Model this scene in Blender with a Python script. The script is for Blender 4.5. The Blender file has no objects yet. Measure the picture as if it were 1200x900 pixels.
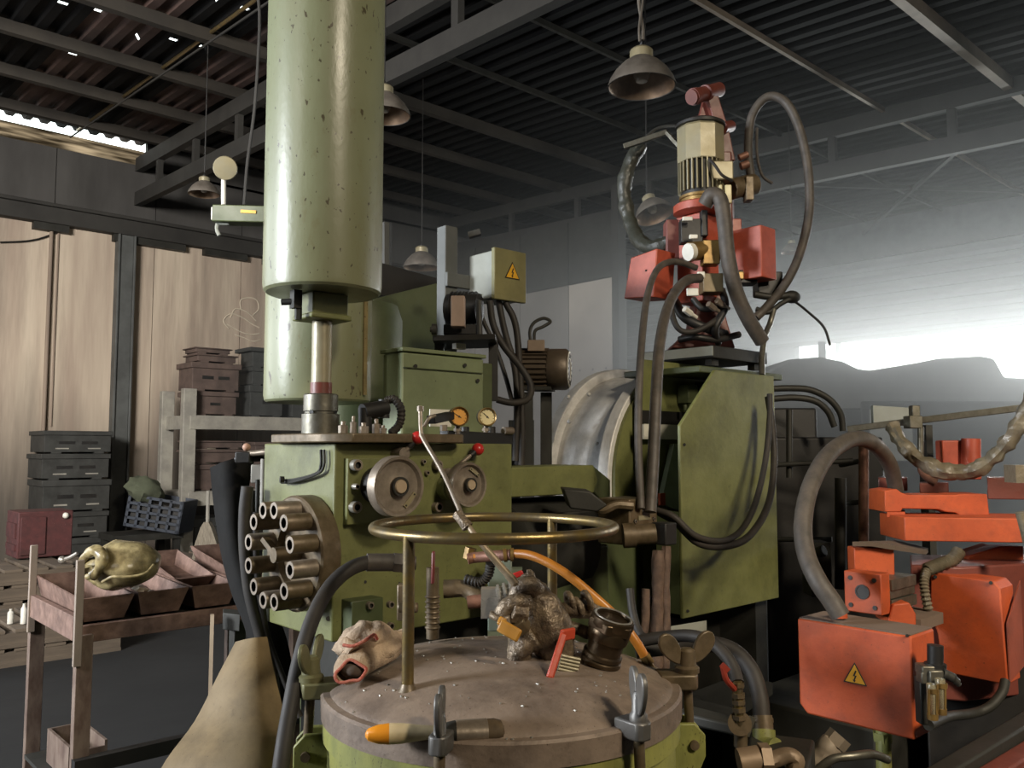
import bpy, math, random
from mathutils import Vector, Matrix, noise as mnoise
random.seed(7)
C = bpy.context.scene.collection
SC = bpy.context.scene
PI = math.pi
# ---------------------------------------------------------------- camera, sky, lights, exposure
CAMZ, FPX, PITCH, YAW = 1.6, 1000.0, math.radians(4.3), math.radians(42.3)
FW = Vector((math.sin(YAW), math.cos(YAW), 0)); RT = Vector((math.cos(YAW), -math.sin(YAW), 0)); UP = Vector((0, 0, 1))
cam = bpy.data.objects.new('camera', bpy.data.cameras.new('camera')); C.objects.link(cam)
cam.location = (0, 0, CAMZ); cam.rotation_euler = (PI/2 + PITCH, 0, -YAW)
cam.data.sensor_width = 36; cam.data.lens = 30.0; cam.data.clip_end = 200; cam.data.clip_start = 0.02
SC.camera = cam
SC.view_settings.view_transform = 'Standard'; SC.view_settings.look = 'None'
SC.view_settings.gamma = 1; SC.view_settings.use_curve_mapping = False
SC.view_settings.exposure = 0.0
w = bpy.data.worlds.new('sky'); SC.world = w; w.use_nodes = True
bg = w.node_tree.nodes['Background']; bg.inputs[0].default_value = (0.90, 1.0, 0.97, 1); bg.inputs[1].default_value = 4.0

def P(px, py, d):                     # a point seen at (px, py) of the photograph, d metres ahead of the camera
    cx, cy = (px-600)/FPX, (450-py)/FPX
    cp, sp = math.cos(PITCH), math.sin(PITCH)
    yf = cp - sp*cy; zf = sp + cp*cy; k = d/yf
    return FW*d + RT*(cx*k) + UP*(CAMZ + zf*k)
def ray(px, py):
    return P(px, py, 1.0) - Vector((0, 0, CAMZ))
def PX(px, py, x): r = ray(px, py); return Vector((0, 0, CAMZ)) + r*(x/r.x)
def PY(px, py, y): r = ray(px, py); return Vector((0, 0, CAMZ)) + r*(y/r.y)
def PZ(px, py, z): r = ray(px, py); return Vector((0, 0, CAMZ)) + r*((z-CAMZ)/r.z)

def area(name, loc, target, sx, sy, power, col, spread=180):
    l = bpy.data.lights.new(name, 'AREA'); l.shape = 'RECTANGLE'; l.size = sx; l.size_y = sy
    l.energy = power; l.color = col; l.spread = math.radians(spread)
    o = bpy.data.objects.new(name, l); C.objects.link(o); o.location = loc
    d = Vector(target) - Vector(loc); o.rotation_euler = d.to_track_quat('-Z', 'Y').to_euler()
    return o
# daylight through the big door on the left, a warm work lamp up behind the camera, daylight at the right hand opening
area('door_daylight', Vector((-4.6, 9.4, 2.7)), Vector((1.5, 2.2, 1.1)), 8.0, 4.0, 230, (0.87, 0.93, 1.0), 120)
area('side_light', Vector((-3.7, 3.8, 2.75)), Vector((2.0, 2.0, 1.5)), 1.1, 1.1, 215, (0.90, 0.95, 1.0), 120)  # unseen smaller source at left, sized for crisp shadows on the left faces
area('work_lamp', FW*-1.2 + RT*2.2 + UP*4.3, FW*2.2 + RT*0.1 + UP*1.3, 0.35, 0.35, 110, (1.0, 0.87, 0.66))
area('right_fill_lamp', FW*-0.6 + RT*2.2 + UP*3.2, FW*2.5 + RT*1.4 + UP*1.1, 0.4, 0.4, 17, (1.0, 0.86, 0.66), 70)  # added lamp that brightens the orange unit, no such source in view
area('wall_fill', Vector((-5.0, 2.0, 4.4)), Vector((3.5, 13.0, 2.6)), 3.0, 2.0, 650, (1.0, 0.96, 0.91), 100)  # added fill that brightens the left wall, no bay opening behind it
area('opening_daylight', Vector((15.0, 2.8, 3.1)), Vector((8.0, 2.4, 0.2)), 11.0, 0.9, 570, (0.95, 1.0, 0.98), 115)

# ---------------------------------------------------------------- materials
def lin(h):
    h = h.lstrip('#'); r = []
    for i in (0, 2, 4):
        c = int(h[i:i+2], 16)/255; r.append(c/12.92 if c <= 0.04045 else ((c+0.055)/1.055)**2.4)
    return (*r, 1)
MATS = {}
def mat(name, col, rough=0.5, metal=0.0, col2=None, scale=6.0, chips=0.0, chipcol='#3a2a20', dirt=0.25, dirtcol='#17140f', bump=0.15, bscale=60.0,
        stretch=None, spec=0.5, trans=0.0, speck=0.0, speckcol='#33261a', soot=None):
    if name in MATS: return MATS[name]
    m = bpy.data.materials.new(name); m.use_nodes = True; nt = m.node_tree; N = nt.nodes; L = nt.links
    b = N['Principled BSDF']; tc = N.new('ShaderNodeTexCoord'); mp = N.new('ShaderNodeMapping')
    L.new(tc.outputs['Object'], mp.inputs[0])
    if stretch: mp.inputs['Scale'].default_value = stretch
    def ns(sc, det=4, rgh=0.6):
        n = N.new('ShaderNodeTexNoise'); n.inputs['Scale'].default_value = sc; n.inputs['Detail'].default_value = det
        n.inputs['Roughness'].default_value = rgh; L.new(mp.outputs[0], n.inputs['Vector']); return n.outputs['Fac']
    def ramp(s, a, bb):
        r = N.new('ShaderNodeMapRange'); r.inputs['From Min'].default_value = a; r.inputs['From Max'].default_value = bb
        L.new(s, r.inputs['Value']); return r.outputs[0]
    def mix(f, a, bb, k=1.0):
        x = N.new('ShaderNodeMix'); x.data_type = 'RGBA'
        if k != 1.0:
            mm = N.new('ShaderNodeMath'); mm.operation = 'MULTIPLY'; mm.inputs[1].default_value = k; L.new(f, mm.inputs[0]); f = mm.outputs[0]
        L.new(f, x.inputs['Factor'])
        for s, i in ((a, 'A'), (bb, 'B')):
            sock = [q for q in x.inputs if q.name == i and q.type == 'RGBA'][0]
            if isinstance(s, tuple): sock.default_value = s
            else: L.new(s, sock)
        return [q for q in x.outputs if q.type == 'RGBA'][0]
    c1 = lin(col); c2 = lin(col2) if col2 else tuple([v*0.72 for v in c1[:3]] + [1])
    n1 = ns(scale); out = mix(ramp(n1, 0.35, 0.68), c1, c2)
    if dirt: out = mix(ramp(ns(scale*0.43, 6, 0.7), 0.48, 0.72), out, lin(dirtcol), dirt)
    if chips: out = mix(ramp(ns(scale*9, 3, 0.55), 0.74-chips*0.12, 0.77-chips*0.12), out, lin(chipcol), 0.85)
    if speck:
        out = mix(ramp(ns(scale*22, 2, 0.5), 0.72-speck*0.10, 0.75-speck*0.10), out, lin(speckcol), 0.8)
        out = mix(ramp(ns(scale*4.1, 5, 0.75), 0.60, 0.74), out, lin(dirtcol), 0.45)
    if soot:
        sx = N.new('ShaderNodeSeparateXYZ'); L.new(tc.outputs['Object'], sx.inputs[0])
        ad = N.new('ShaderNodeMath'); ad.operation = 'MULTIPLY_ADD'; L.new(ns(1.1, 4, 0.6), ad.inputs[0]); ad.inputs[1].default_value = -2.6; L.new(sx.outputs['Z'], ad.inputs[2])
        out = mix(ramp(ad.outputs[0], soot-1.3, soot-3.2), out, lin('#33302c'), 0.82)
    L.new(out, b.inputs['Base Color'])
    rr = N.new('ShaderNodeMapRange'); rr.inputs['To Min'].default_value = max(0.05, rough-0.12); rr.inputs['To Max'].default_value = min(1, rough+0.14)
    L.new(n1, rr.inputs['Value']); L.new(rr.outputs[0], b.inputs['Roughness'])
    b.inputs['Metallic'].default_value = metal; b.inputs['Specular IOR Level'].default_value = spec
    if trans: b.inputs['Transmission Weight'].default_value = trans
    if bump:
        bp = N.new('ShaderNodeBump'); bp.inputs['Strength'].default_value = bump; bp.inputs['Distance'].default_value = 0.004
        L.new(ns(bscale, 3), bp.inputs['Height']); L.new(bp.outputs[0], b.inputs['Normal'])
    MATS[name] = m; return m
GREEN = mat('machine_green_paint', '#6c6e42', 0.5, scale=11, col2='#5f6137', chips=0.25, chipcol='#2c2a1c', dirt=0.45, dirtcol='#262713', speck=0.12)
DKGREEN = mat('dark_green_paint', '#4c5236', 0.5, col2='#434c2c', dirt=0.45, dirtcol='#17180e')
CYLGREEN = mat('cylinder_green_paint', '#7f8266', 0.36, col2='#727558', scale=4, chips=0.55, chipcol='#3b2f1e', dirt=0.30, dirtcol='#6a5a36', stretch=(1, 1, 0.6), speck=0.35)
POTGREEN = mat('pot_yellow_green_paint', '#8d8c4a', 0.5, col2='#70723c', scale=16, chips=0.4, chipcol='#3b331e', dirt=0.55, dirtcol='#2f2b18', stretch=(1, 1, 0.4), speck=0.4)
LIDBROWN = mat('lid_brown_metal', '#8a7a6c', 0.48, 0.1, col2='#75665a', scale=13, dirt=0.75, dirtcol='#3a302a', bump=0.3, speck=0.15)
RAWSTEEL = mat('worn_steel', '#94887a', 0.42, 0.5, col2='#786c5e', scale=38, dirt=0.35, dirtcol='#3a3028')
BROWNSTEEL = mat('brown_oily_steel', '#6b5c48', 0.45, 0.3, col2='#53462f', scale=40, dirt=0.4)
BRASS = mat('brass', '#8d7140', 0.4, 0.5, col2='#6a5430', scale=18, dirt=0.3)
BRONZETUBE = mat('bronze_tube', '#8a7648', 0.36, 0.75, col2='#6d6250', scale=34, dirt=0.35, dirtcol='#3c3426')
RUBBER = mat('black_rubber', '#24211f', 0.6, col2='#2e2a26', scale=22, dirt=0.35, dirtcol='#4c443a', bump=0.1, spec=0.35)
HOSE = mat('grey_brown_hose', '#4a433c', 0.6, col2='#39342f', scale=28, dirt=0.3, dirtcol='#6b6054')
BLACK = mat('black_metal', '#1d1c1b', 0.5, 0.2, col2='#262422', dirt=0.3, dirtcol='#3c362e')
DARK = mat('dark_machine_metal', '#33322e', 0.6, 0.3, col2='#26251f', dirt=0.4, dirtcol='#121110')
ORANGE = mat('robot_orange_paint', '#b04c22', 0.6, col2='#9c401d', scale=13, chips=0.3, chipcol='#4a2a1e', dirt=0.6, dirtcol='#5c3222', speck=0.12)
REDORANGE = mat('robot_red_orange_paint', '#ab4f39', 0.42, col2='#93412e', scale=16, chips=0.15, chipcol='#3a2019', dirt=0.3, dirtcol='#5a2a1e')
REDBROWN = mat('red_brown_casting', '#6d382e', 0.42, col2='#65342b', scale=20, dirt=0.3, dirtcol='#2e1b17')
SILVER = mat('silver_grey_paint', '#d2d0cd', 0.4, 0.1, col2='#bab8b5', scale=14, chips=0.08, dirt=0.35, dirtcol='#3c3a34', bump=0.4, bscale=90)
CABGREEN = mat('cabinet_green_paint', '#717a5a', 0.5, scale=10, col2='#676f50', chips=0.2, chipcol='#2c2a1c', dirt=0.3, dirtcol='#33352a')
GREYBOX = mat('grey_box_paint', '#8f9189', 0.5, col2='#82847b', dirt=0.3, dirtcol='#4c4638')
CREAM = mat('cream_motor_paint', '#8d866f', 0.4, 0.2, col2='#8d8262', scale=9, dirt=0.35, dirtcol='#3f3524')
MOTORGREY = mat('motor_dark_grey', '#5b4f42', 0.45, 0.4, col2='#463d33', scale=9, dirt=0.35)
WHITE = mat('white_plate', '#d6d2c6', 0.5, dirt=0.2, dirtcol='#7a7264')
WOODRUST = mat('rusty_pink_steel', '#7a6054', 0.7, 0.1, col2='#584238', scale=22, dirt=0.45, dirtcol='#3c2a25', bump=0.3)
POSTRUST = mat('worn_brown_post', '#7a6a5e', 0.6, 0.2, col2='#5a473d', scale=24, dirt=0.5, dirtcol='#33241e', stretch=(1, 1, 0.4))
TAN = mat('tan_sheet', '#7d6a4a', 0.7, col2='#6d5c40', scale=12, dirt=0.7, dirtcol='#40331f', speck=0.1)
YELLOWSHELL = mat('yellowed_shell', '#a3946c', 0.28, col2='#4f4329', scale=24, dirt=0.75, dirtcol='#3f331d', bump=0.5, bscale=18)
GLOVE = mat('cotton_glove', '#bda68c', 0.9, col2='#947f6a', scale=30, dirt=0.7, dirtcol='#5a4a40', bump=0.6, bscale=220)
CUFFRED = mat('red_cuff', '#b0705e', 0.9, col2='#9c4636', scale=60, dirt=0.2, bump=0.6, bscale=220)
ORANGEHOSE = mat('amber_hose', '#b5762b', 0.38, col2='#a06320', scale=12, dirt=0.35, dirtcol='#50351c')
ORANGEPL = mat('orange_plastic', '#d98a1e', 0.4, dirt=0.2, dirtcol='#6a3a14')
YELLOWPL = mat('yellow_valve_handle', '#b5802f', 0.45, dirt=0.35, dirtcol='#5a3c1a')
REDPL = mat('red_plastic', '#b32a26', 0.3, dirt=0.15)
REDHANDLE = mat('red_orange_handle', '#c04a30', 0.45, dirt=0.3, dirtcol='#5a2018')
CHROME = mat('bright_metal', '#c9c4ba', 0.28, 0.7, dirt=0.15)
GRIMY = mat('grimy_casting', '#85745e', 0.42, 0.35, col2='#4d4034', scale=45, dirt=0.85, dirtcol='#1f1914', bump=0.8, bscale=130, speck=0.5, speckcol='#17120d')
ALU = mat('dull_aluminium', '#77746a', 0.42, 0.75, scale=30, col2='#5c584c', dirt=0.3)
PLASTICWRAP = mat('grimy_plastic_wrap', '#6f6553', 0.42, 0.0, col2='#5b5546', scale=18, dirt=0.5, dirtcol='#2c2a22', bump=0.9, bscale=40)
DKWRAP = mat('dark_plastic_wrap', '#3a3b34', 0.42, col2='#33342d', scale=18, dirt=0.3, bump=0.9, bscale=40)
CONCRETE = mat('grey_concrete_floor', '#2a2a2a', 0.8, col2='#232323', spec=0.25, scale=0.9, dirt=0.5, dirtcol='#1c1c1c', bump=0.2, bscale=30)
PLASTER = mat('stained_plaster', '#c2b39f', 0.85, col2='#a39282', scale=1.9, dirt=0.7, dirtcol='#6d6056', stretch=(1.9, 1, 0.15), bump=0.2, bscale=20, soot=2.6)
SOOTWALL = mat('sooty_upper_wall', '#4b4946', 0.9, col2='#3b3937', scale=1.3, dirt=0.5, dirtcol='#26241f', stretch=(1, 1, 0.3))
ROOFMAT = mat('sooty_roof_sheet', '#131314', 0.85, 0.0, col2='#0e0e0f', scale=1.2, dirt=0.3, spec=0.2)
ROOFRED = mat('warm_lit_roof_sheet', '#5c4740', 0.85, 0.0, col2='#3c2f2b', scale=1.0, dirt=0.6, dirtcol='#15120f')  # redder and brighter than the other sheets: warm light from below painted in
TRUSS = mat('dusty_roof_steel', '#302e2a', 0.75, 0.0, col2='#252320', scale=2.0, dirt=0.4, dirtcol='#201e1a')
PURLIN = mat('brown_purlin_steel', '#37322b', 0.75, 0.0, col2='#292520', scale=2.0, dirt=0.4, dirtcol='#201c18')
PURLINLT = mat('pale_purlin_steel', '#8a7a68', 0.6, 0.1, col2='#6d6052', scale=2.0, dirt=0.3)
SIDING = mat('grey_corrugated_siding', '#7c8084', 0.55, 0.1, col2='#70747a', scale=0.8, dirt=0.35, dirtcol='#3a3c3c', stretch=(1, 1, 0.5))
POSTMETAL = mat('grey_wall_post', '#5c5e5c', 0.6, 0.2, col2='#4a4b49', scale=3, dirt=0.3)
DULLSHADE = mat('dusty_lamp_shade', '#6e675e', 0.6, 0.3, col2='#554e46', scale=10, dirt=0.4, dirtcol='#332a22')
SHADEIN = mat('lamp_shade_inside', '#84694e', 0.45, 0.4, col2='#5e4630', scale=10, dirt=0.4, dirtcol='#2a1d12')
BULB = mat('frosted_bulb', '#a89c8c', 0.25, dirt=0.2)
SHELFSTEEL = mat('pale_shelf_steel', '#a09c90', 0.6, 0.1, col2='#86827a', scale=5, dirt=0.35, dirtcol='#565049')
BROWNBOX = mat('brown_die_box', '#5f4f47', 0.75, col2='#4f413b', scale=6, dirt=0.4)
DKBOX = mat('charcoal_die_box', '#3f403e', 0.7, 0.1, col2='#333432', scale=6, dirt=0.35)
GREYCRATE = mat('dark_grey_crate', '#3b3b38', 0.8, col2='#2f2f2c', scale=6, dirt=0.4)
REDBOX = mat('rusty_red_box', '#502625', 0.7, col2='#40201f', scale=14, chips=0.3, chipcol='#9a7a6c', dirt=0.4)
BLUECRATE = mat('blue_plastic_crate', '#2b3340', 0.5, dirt=0.4, dirtcol='#1c1e24')
OLDWOOD = mat('old_pallet_wood', '#6a5d4e', 0.8, col2='#4f453a', scale=5, dirt=0.5, dirtcol='#201b16', stretch=(0.3, 2, 2))
STRAW = mat('broom_straw', '#8a8172', 0.9, col2='#6d6558', scale=20, stretch=(6, 6, 0.5))
DIALCREAM = mat('cream_dial', '#e2d3a2', 0.5, dirt=0.1)
DIALAMBER = mat('amber_dial', '#d99a3e', 0.4, dirt=0.15)
SIGNYELLOW = mat('warning_yellow', '#d9a321', 0.5, dirt=0.25, dirtcol='#6a4a14')
COPPER = mat('coppery_pipe', '#8a6250', 0.55, 0.4, col2='#6d4c3e', scale=26, dirt=0.4, bump=0.4)
BROWNWRAP = mat('brown_wrapped_pipe', '#665143', 0.75, 0.0, col2='#473830', scale=28, dirt=0.4, bump=0.6, bscale=50)
BRISTLE = mat('dark_bristles', '#5a4a34', 0.8, col2='#3a2f22', scale=30, stretch=(1, 1, 1))
def glassmat():
    m = bpy.data.materials.new('dirty_glass_bowl'); m.use_nodes = True; b = m.node_tree.nodes['Principled BSDF']
    b.inputs['Base Color'].default_value = lin('#c9bfa0'); b.inputs['Roughness'].default_value = 0.12; b.inputs['Transmission Weight'].default_value = 0.75
    n = m.node_tree.nodes.new('ShaderNodeTexNoise'); n.inputs['Scale'].default_value = 30
    r = m.node_tree.nodes.new('ShaderNodeMapRange'); r.inputs['To Min'].default_value = 0.05; r.inputs['To Max'].default_value = 0.3
    m.node_tree.links.new(n.outputs['Fac'], r.inputs['Value']); m.node_tree.links.new(r.outputs[0], b.inputs['Roughness']); return m
GLASS = glassmat()

# ---------------------------------------------------------------- mesh builder (world coordinates)
def frame_of(axis):
    a = Vector(axis).normalized(); t = Vector((0, 0, 1)) if abs(a.z) < 0.9 else Vector((1, 0, 0))
    x = t.cross(a).normalized(); y = a.cross(x); return a, x, y
def smooth(pts, k=6, closed=False):
    pts = [Vector(p) for p in pts]; n = len(pts)
    if n < 3: return pts
    out = []; rng = n if closed else n-1
    for i in range(rng):
        p0 = pts[i-1] if (i > 0 or closed) else pts[0]*2 - pts[1]
        p1 = pts[i]; p2 = pts[(i+1) % n]
        p3 = pts[(i+2) % n] if (i+2 < n or closed) else pts[-1]*2 - pts[-2]
        for j in range(k):
            t = j/k
            out.append(0.5*((2*p1) + (p2-p0)*t + (2*p0-5*p1+4*p2-p3)*t*t + (3*p1-p0-3*p2+p3)*t**3))
    if not closed: out.append(pts[-1])
    return out
class MB:
    def __init__(s): s.v = []; s.f = []
    def add(s, vs, fs):
        o = len(s.v); s.v += [Vector(v) for v in vs]; s.f += [tuple(i+o for i in f) for f in fs]; return s
    def box(s, c, d, rot=None):
        c = Vector(c); hx, hy, hz = d[0]/2, d[1]/2, d[2]/2; vs = []
        for z in (-hz, hz):
            for x, y in ((-hx, -hy), (hx, -hy), (hx, hy), (-hx, hy)):
                p = Vector((x, y, z)); vs.append(c + (rot @ p if rot else p))
        return s.add(vs, [(3, 2, 1, 0), (4, 5, 6, 7), (0, 1, 5, 4), (1, 2, 6, 5), (2, 3, 7, 6), (3, 0, 4, 7)])
    def cor(s, c, su, sv, sz):          # box from its near bottom corner
        c = Vector(c); return s.box(c + Vector((su/2, sv/2, sz/2)), (abs(su), abs(sv), abs(sz)))
    def rng(s, x0, x1, y0, y1, z0, z1): return s.box(((x0+x1)/2, (y0+y1)/2, (z0+z1)/2), (abs(x1-x0), abs(y1-y0), abs(z1-z0)))
    def obox(s, p0, p1, wd, ht, up=(0, 0, 1)):     # bar from p0 to p1
        p0, p1 = Vector(p0), Vector(p1); a = (p1-p0).normalized(); x = Vector(up).cross(a)
        x = x.normalized() if x.length > 1e-4 else frame_of(a)[1]
        y = a.cross(x); vs = []
        for p in (p0, p1):
            for i, j in ((-1, -1), (1, -1), (1, 1), (-1, 1)): vs.append(p + x*(i*wd/2) + y*(j*ht/2))
        return s.add(vs, [(0, 1, 2, 3), (7, 6, 5, 4), (0, 4, 5, 1), (1, 5, 6, 2), (2, 6, 7, 3), (3, 7, 4, 0)])
    def prism(s, poly, vec):
        poly = [Vector(p) for p in poly]; vec = Vector(vec); n = len(poly)
        nrm = Vector((0, 0, 0))
        for i in range(n): nrm += poly[i].cross(poly[(i+1) % n])
        if nrm.dot(vec) > 0: poly.reverse()
        fs = [tuple(range(n)), tuple(range(2*n-1, n-1, -1))] + [(i, i+n, (i+1) % n+n, (i+1) % n) for i in range(n)]
        return s.add(poly + [p+vec for p in poly], fs)
    def plan(s, pd, z0, z1):
        ps = [P(px, 525, d) for px, d in pd]
        return s.prism([Vector((p.x, p.y, z0)) for p in ps], (0, 0, z1-z0))
    def rings(s, rings, cap0=True, cap1=True, closed=False):
        n = len(rings[0]); m = len(rings); vs = [v for r in rings for v in r]; fs = []
        for i in range(m if closed else m-1):
            a, b = i*n, ((i+1) % m)*n
            for j in range(n): k = (j+1) % n; fs.append((a+j, a+k, b+k, b+j))
        if not closed:
            if cap0: fs.append(tuple(range(n-1, -1, -1)))
            if cap1: fs.append(tuple(range((m-1)*n, m*n)))
        return s.add(vs, fs)
    def lathe(s, prof, base=(0, 0, 0), axis=(0, 0, 1), n=28, cap0=True, cap1=True, a0=0, wob=None):
        a, x, y = frame_of(axis); base = Vector(base); R = []
        for r, h in prof:
            r = max(r, 1e-5); R.append([base + a*h + (x*math.cos(a0+2*PI*j/n) + y*math.sin(a0+2*PI*j/n))*r for j in range(n)])
        return s.rings(R, cap0, cap1)
    def cyl(s, p0, p1, r0, r1=None, n=20):
        p0, p1 = Vector(p0), Vector(p1); return s.lathe([(r0, 0), (r0 if r1 is None else r1, (p1-p0).length)], p0, p1-p0, n)
    def ring(s, p0, p1, ri, ro, n=24):
        p0, p1 = Vector(p0), Vector(p1); h = (p1-p0).length; a, x, y = frame_of(p1-p0)
        R = [[p0 + a*hh + (x*math.cos(2*PI*j/n) + y*math.sin(2*PI*j/n))*r for j in range(n)] for r, hh in ((ri, 0), (ro, 0), (ro, h), (ri, h))]
        return s.rings(R, closed=True)
    def tube(s, pts, r, n=10, k=6, closed=False, wob=0, sm=True):
        pts = smooth(pts, k, closed) if sm else [Vector(p) for p in pts]
        m = len(pts); R = []; up = None
        for i, p in enumerate(pts):
            t = (pts[(i+1) % m]-pts[i-1]) if closed else (pts[min(i+1, m-1)]-pts[max(i-1, 0)])
            t = t.normalized() if t.length > 1e-9 else Vector((0, 0, 1))
            if up is None: _, x, _y = frame_of(t)
            else:
                x = up - t*up.dot(t); x = x.normalized() if x.length > 1e-6 else frame_of(t)[1]
            up = x; y = t.cross(x)
            rr = r[min(int(i/max(1, m-1)*(len(r)-1)+0.5), len(r)-1)] if isinstance(r, (list, tuple)) else r
            if wob: rr = rr*(1 + wob*mnoise.noise(p*28.0))
            R.append([p + (x*math.cos(2*PI*j/n) + y*math.sin(2*PI*j/n))*(rr*(1+wob*0.8*mnoise.noise(p*40.0+Vector((j*1.7, 0, j)))) if wob else rr) for j in range(n)])
        return s.rings(R, closed=closed)
    def torus(s, c, R, r, axis=(0, 0, 1), n=40, m=12):
        a, x, y = frame_of(axis); c = Vector(c)
        return s.rings([[c + (x*math.cos(2*PI*i/n)+y*math.sin(2*PI*i/n))*(R+r*math.cos(2*PI*j/m)) + a*(r*math.sin(2*PI*j/m)) for j in range(m)] for i in range(n)], closed=True)
    def ball(s, c, r, n=20, m=12, rot=None, fn=None):
        c = Vector(c); r = (r, r, r) if not isinstance(r, (tuple, list)) else r; R = []
        for i in range(m+1):
            t = PI*i/m; row = []
            for j in range(n):
                d = Vector((math.sin(t)*math.cos(2*PI*j/n), math.sin(t)*math.sin(2*PI*j/n), -math.cos(t)))
                if i in (0, m): d = Vector((1e-4*math.cos(2*PI*j/n), 1e-4*math.sin(2*PI*j/n), -math.cos(t)))
                p = Vector((d.x*r[0], d.y*r[1], d.z*r[2]))
                if fn: p = fn(p, d)
                row.append(c + (rot @ p if rot else p))
            R.append(row)
        return s.rings(R)
    def hexn(s, p0, p1, r): return s.cyl(p0, p1, r, n=6)

INV = {}
def _tag(o, label=None, cat=None, group=None, kind=None):
    if label: o['label'] = label
    if cat: o['category'] = cat
    if group: o['group'] = group
    if kind: o['kind'] = kind
    return o
def thing(name, label, cat, loc, group=None):
    o = bpy.data.objects.new(name, None); C.objects.link(o); o.empty_display_size = 0.05
    o.location = loc; INV[o] = Matrix.Translation(-Vector(loc)); return _tag(o, label, cat, group)
def obj(name, mb, material, parent=None, label=None, cat=None, group=None, kind=None, bevel=0, sub=0, flat=False, seg=2):
    if parent is not None: M = INV[parent]
    else:
        lo = [min(v[i] for v in mb.v) for i in range(3)]; hi = [max(v[i] for v in mb.v) for i in range(3)]
        org = Vector(((lo[0]+hi[0])/2, (lo[1]+hi[1])/2, lo[2])); M = Matrix.Translation(-org)
    me = bpy.data.meshes.new(name); me.from_pydata([M @ v for v in mb.v], [], mb.f); me.update()
    if not flat:
        me.polygons.foreach_set('use_smooth', [True]*len(me.polygons)); me.set_sharp_from_angle(angle=math.radians(38))
    me.materials.append(material)
    o = bpy.data.objects.new(name, me); C.objects.link(o)
    if parent is not None: o.parent = parent; INV[o] = INV[parent]
    else: o.location = org; INV[o] = M
    if bevel:
        b = o.modifiers.new('edge', 'BEVEL'); b.width = bevel; b.segments = seg; b.limit_method = 'ANGLE'; b.angle_limit = math.radians(40)
    if sub:
        s_ = o.modifiers.new('sub', 'SUBSURF'); s_.levels = sub; s_.render_levels = sub
    return _tag(o, label, cat, group, kind)
def soft(o):
    o.data.attributes.remove(o.data.attributes['sharp_edge']) if 'sharp_edge' in o.data.attributes else None
    return o
def struct(name, mb, material, **k): return obj(name, mb, material, kind='structure', **k)
def copy_tree(o, loc=None, rz=None, label=None, parent=None):
    c = o.copy(); C.objects.link(c)
    if parent is not None: c.parent = parent
    if loc is not None: c.location = loc
    if rz is not None: c.rotation_euler = (0, 0, rz) if not isinstance(rz, tuple) else rz
    if label: c['label'] = label
    for ch in list(o.children): copy_tree(ch, parent=c)
    return c

# ================================================================ THE BUILDING
WV, WU = 13.07, 15.23                 # left wall runs along x at y = WV, the louvred wall along y at x = WU
X0, Y0 = -7.0, -11.0
struct('floor', MB().rng(X0, WU+0.3, Y0, WV+0.3, -0.15, 0), CONCRETE)
struct('ground', MB().rng(-60, 80, -60, 80, -0.30, -0.16), mat('outdoor_ground', '#6d6a62', 0.9, scale=0.3))
def roofz(y): return 6.17 + 0.06*(y-WV)
# left wall: backing plus precast panels with joints, a sooty band above the crane beam
wl = struct('wall_left', MB().rng(X0, WU+0.2, WV+0.03, WV+0.10, 0, 5.85), SOOTWALL)
xs = [X0, -5.6, -4.2, -2.8, -1.4, 0.0, 1.8, 3.18, 4.57, 5.95, 7.3, 8.7, 10.2, 11.9, 13.4, WU]
for a, b in zip(xs[:-1], xs[1:]):
    obj('wall_panel', MB().rng(a+0.006, b-0.006, WV, WV+0.03, 0, 4.72), PLASTER, wl)
    obj('upper_wall_panel', MB().rng(a+0.006, b-0.006, WV, WV+0.03, 4.98, 5.84), SOOTWALL, wl)
struct('trim_1', MB().rng(X0, WU, WV-0.16, WV+0.02, 4.72, 4.98).rng(X0, WU, WV-0.22, WV+0.01, 4.94, 4.99), TRUSS, label='dark steel crane beam running along the left wall', bevel=0.01)
tb = MB()
for a, b in ((2.9, 3.35), (3.95, 5.0), (5.3, 6.0), (6.3, 7.3)): tb.rng(a, b, WV-0.12, WV, 4.62, 4.72)
struct('trim_2', tb, DARK)
# posts and a seam band on the left wall
struct('column_left', MB().rng(4.03, 4.22, WV-0.14, WV, 0, 4.72).rng(4.0, 4.03, WV-0.17, WV, 0, 4.72).rng(4.22, 4.25, WV-0.17, WV, 0, 4.72), POSTMETAL, bevel=0.006)
struct('column_corner', MB().rng(14.9, 15.15, WV-0.2, WV, 0, 5.4), TRUSS, bevel=0.01)
pc = MB().tube([(3.14, WV-0.05, 0.0), (3.14, WV-0.05, 4.71)], 0.026, 10, sm=False).tube([(3.24, WV-0.01, 1.9), (3.24, WV-0.01, 4.71)], 0.014, 8, sm=False)  # thin tubes stand in for a stained vertical seam band
_tag(obj('wall_seam', pc, mat('plaster_coloured_seam', '#8f7f70', 0.85, scale=3, dirt=0.5, stretch=(1, 1, 0.2))), 'brownish vertical seam band on the left wall near the photo edge', 'pipe')
cb = MB().tube([PY(0, 284, WV-0.03), PY(35, 282, WV-0.03), PY(60, 275, WV-0.03), PY(85, 263, WV-0.03)], 0.012, 6)
_tag(obj('wall_cable', cb, BLACK), 'thin dark cable sagging on the left wall under the crane beam', 'cable')
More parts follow.
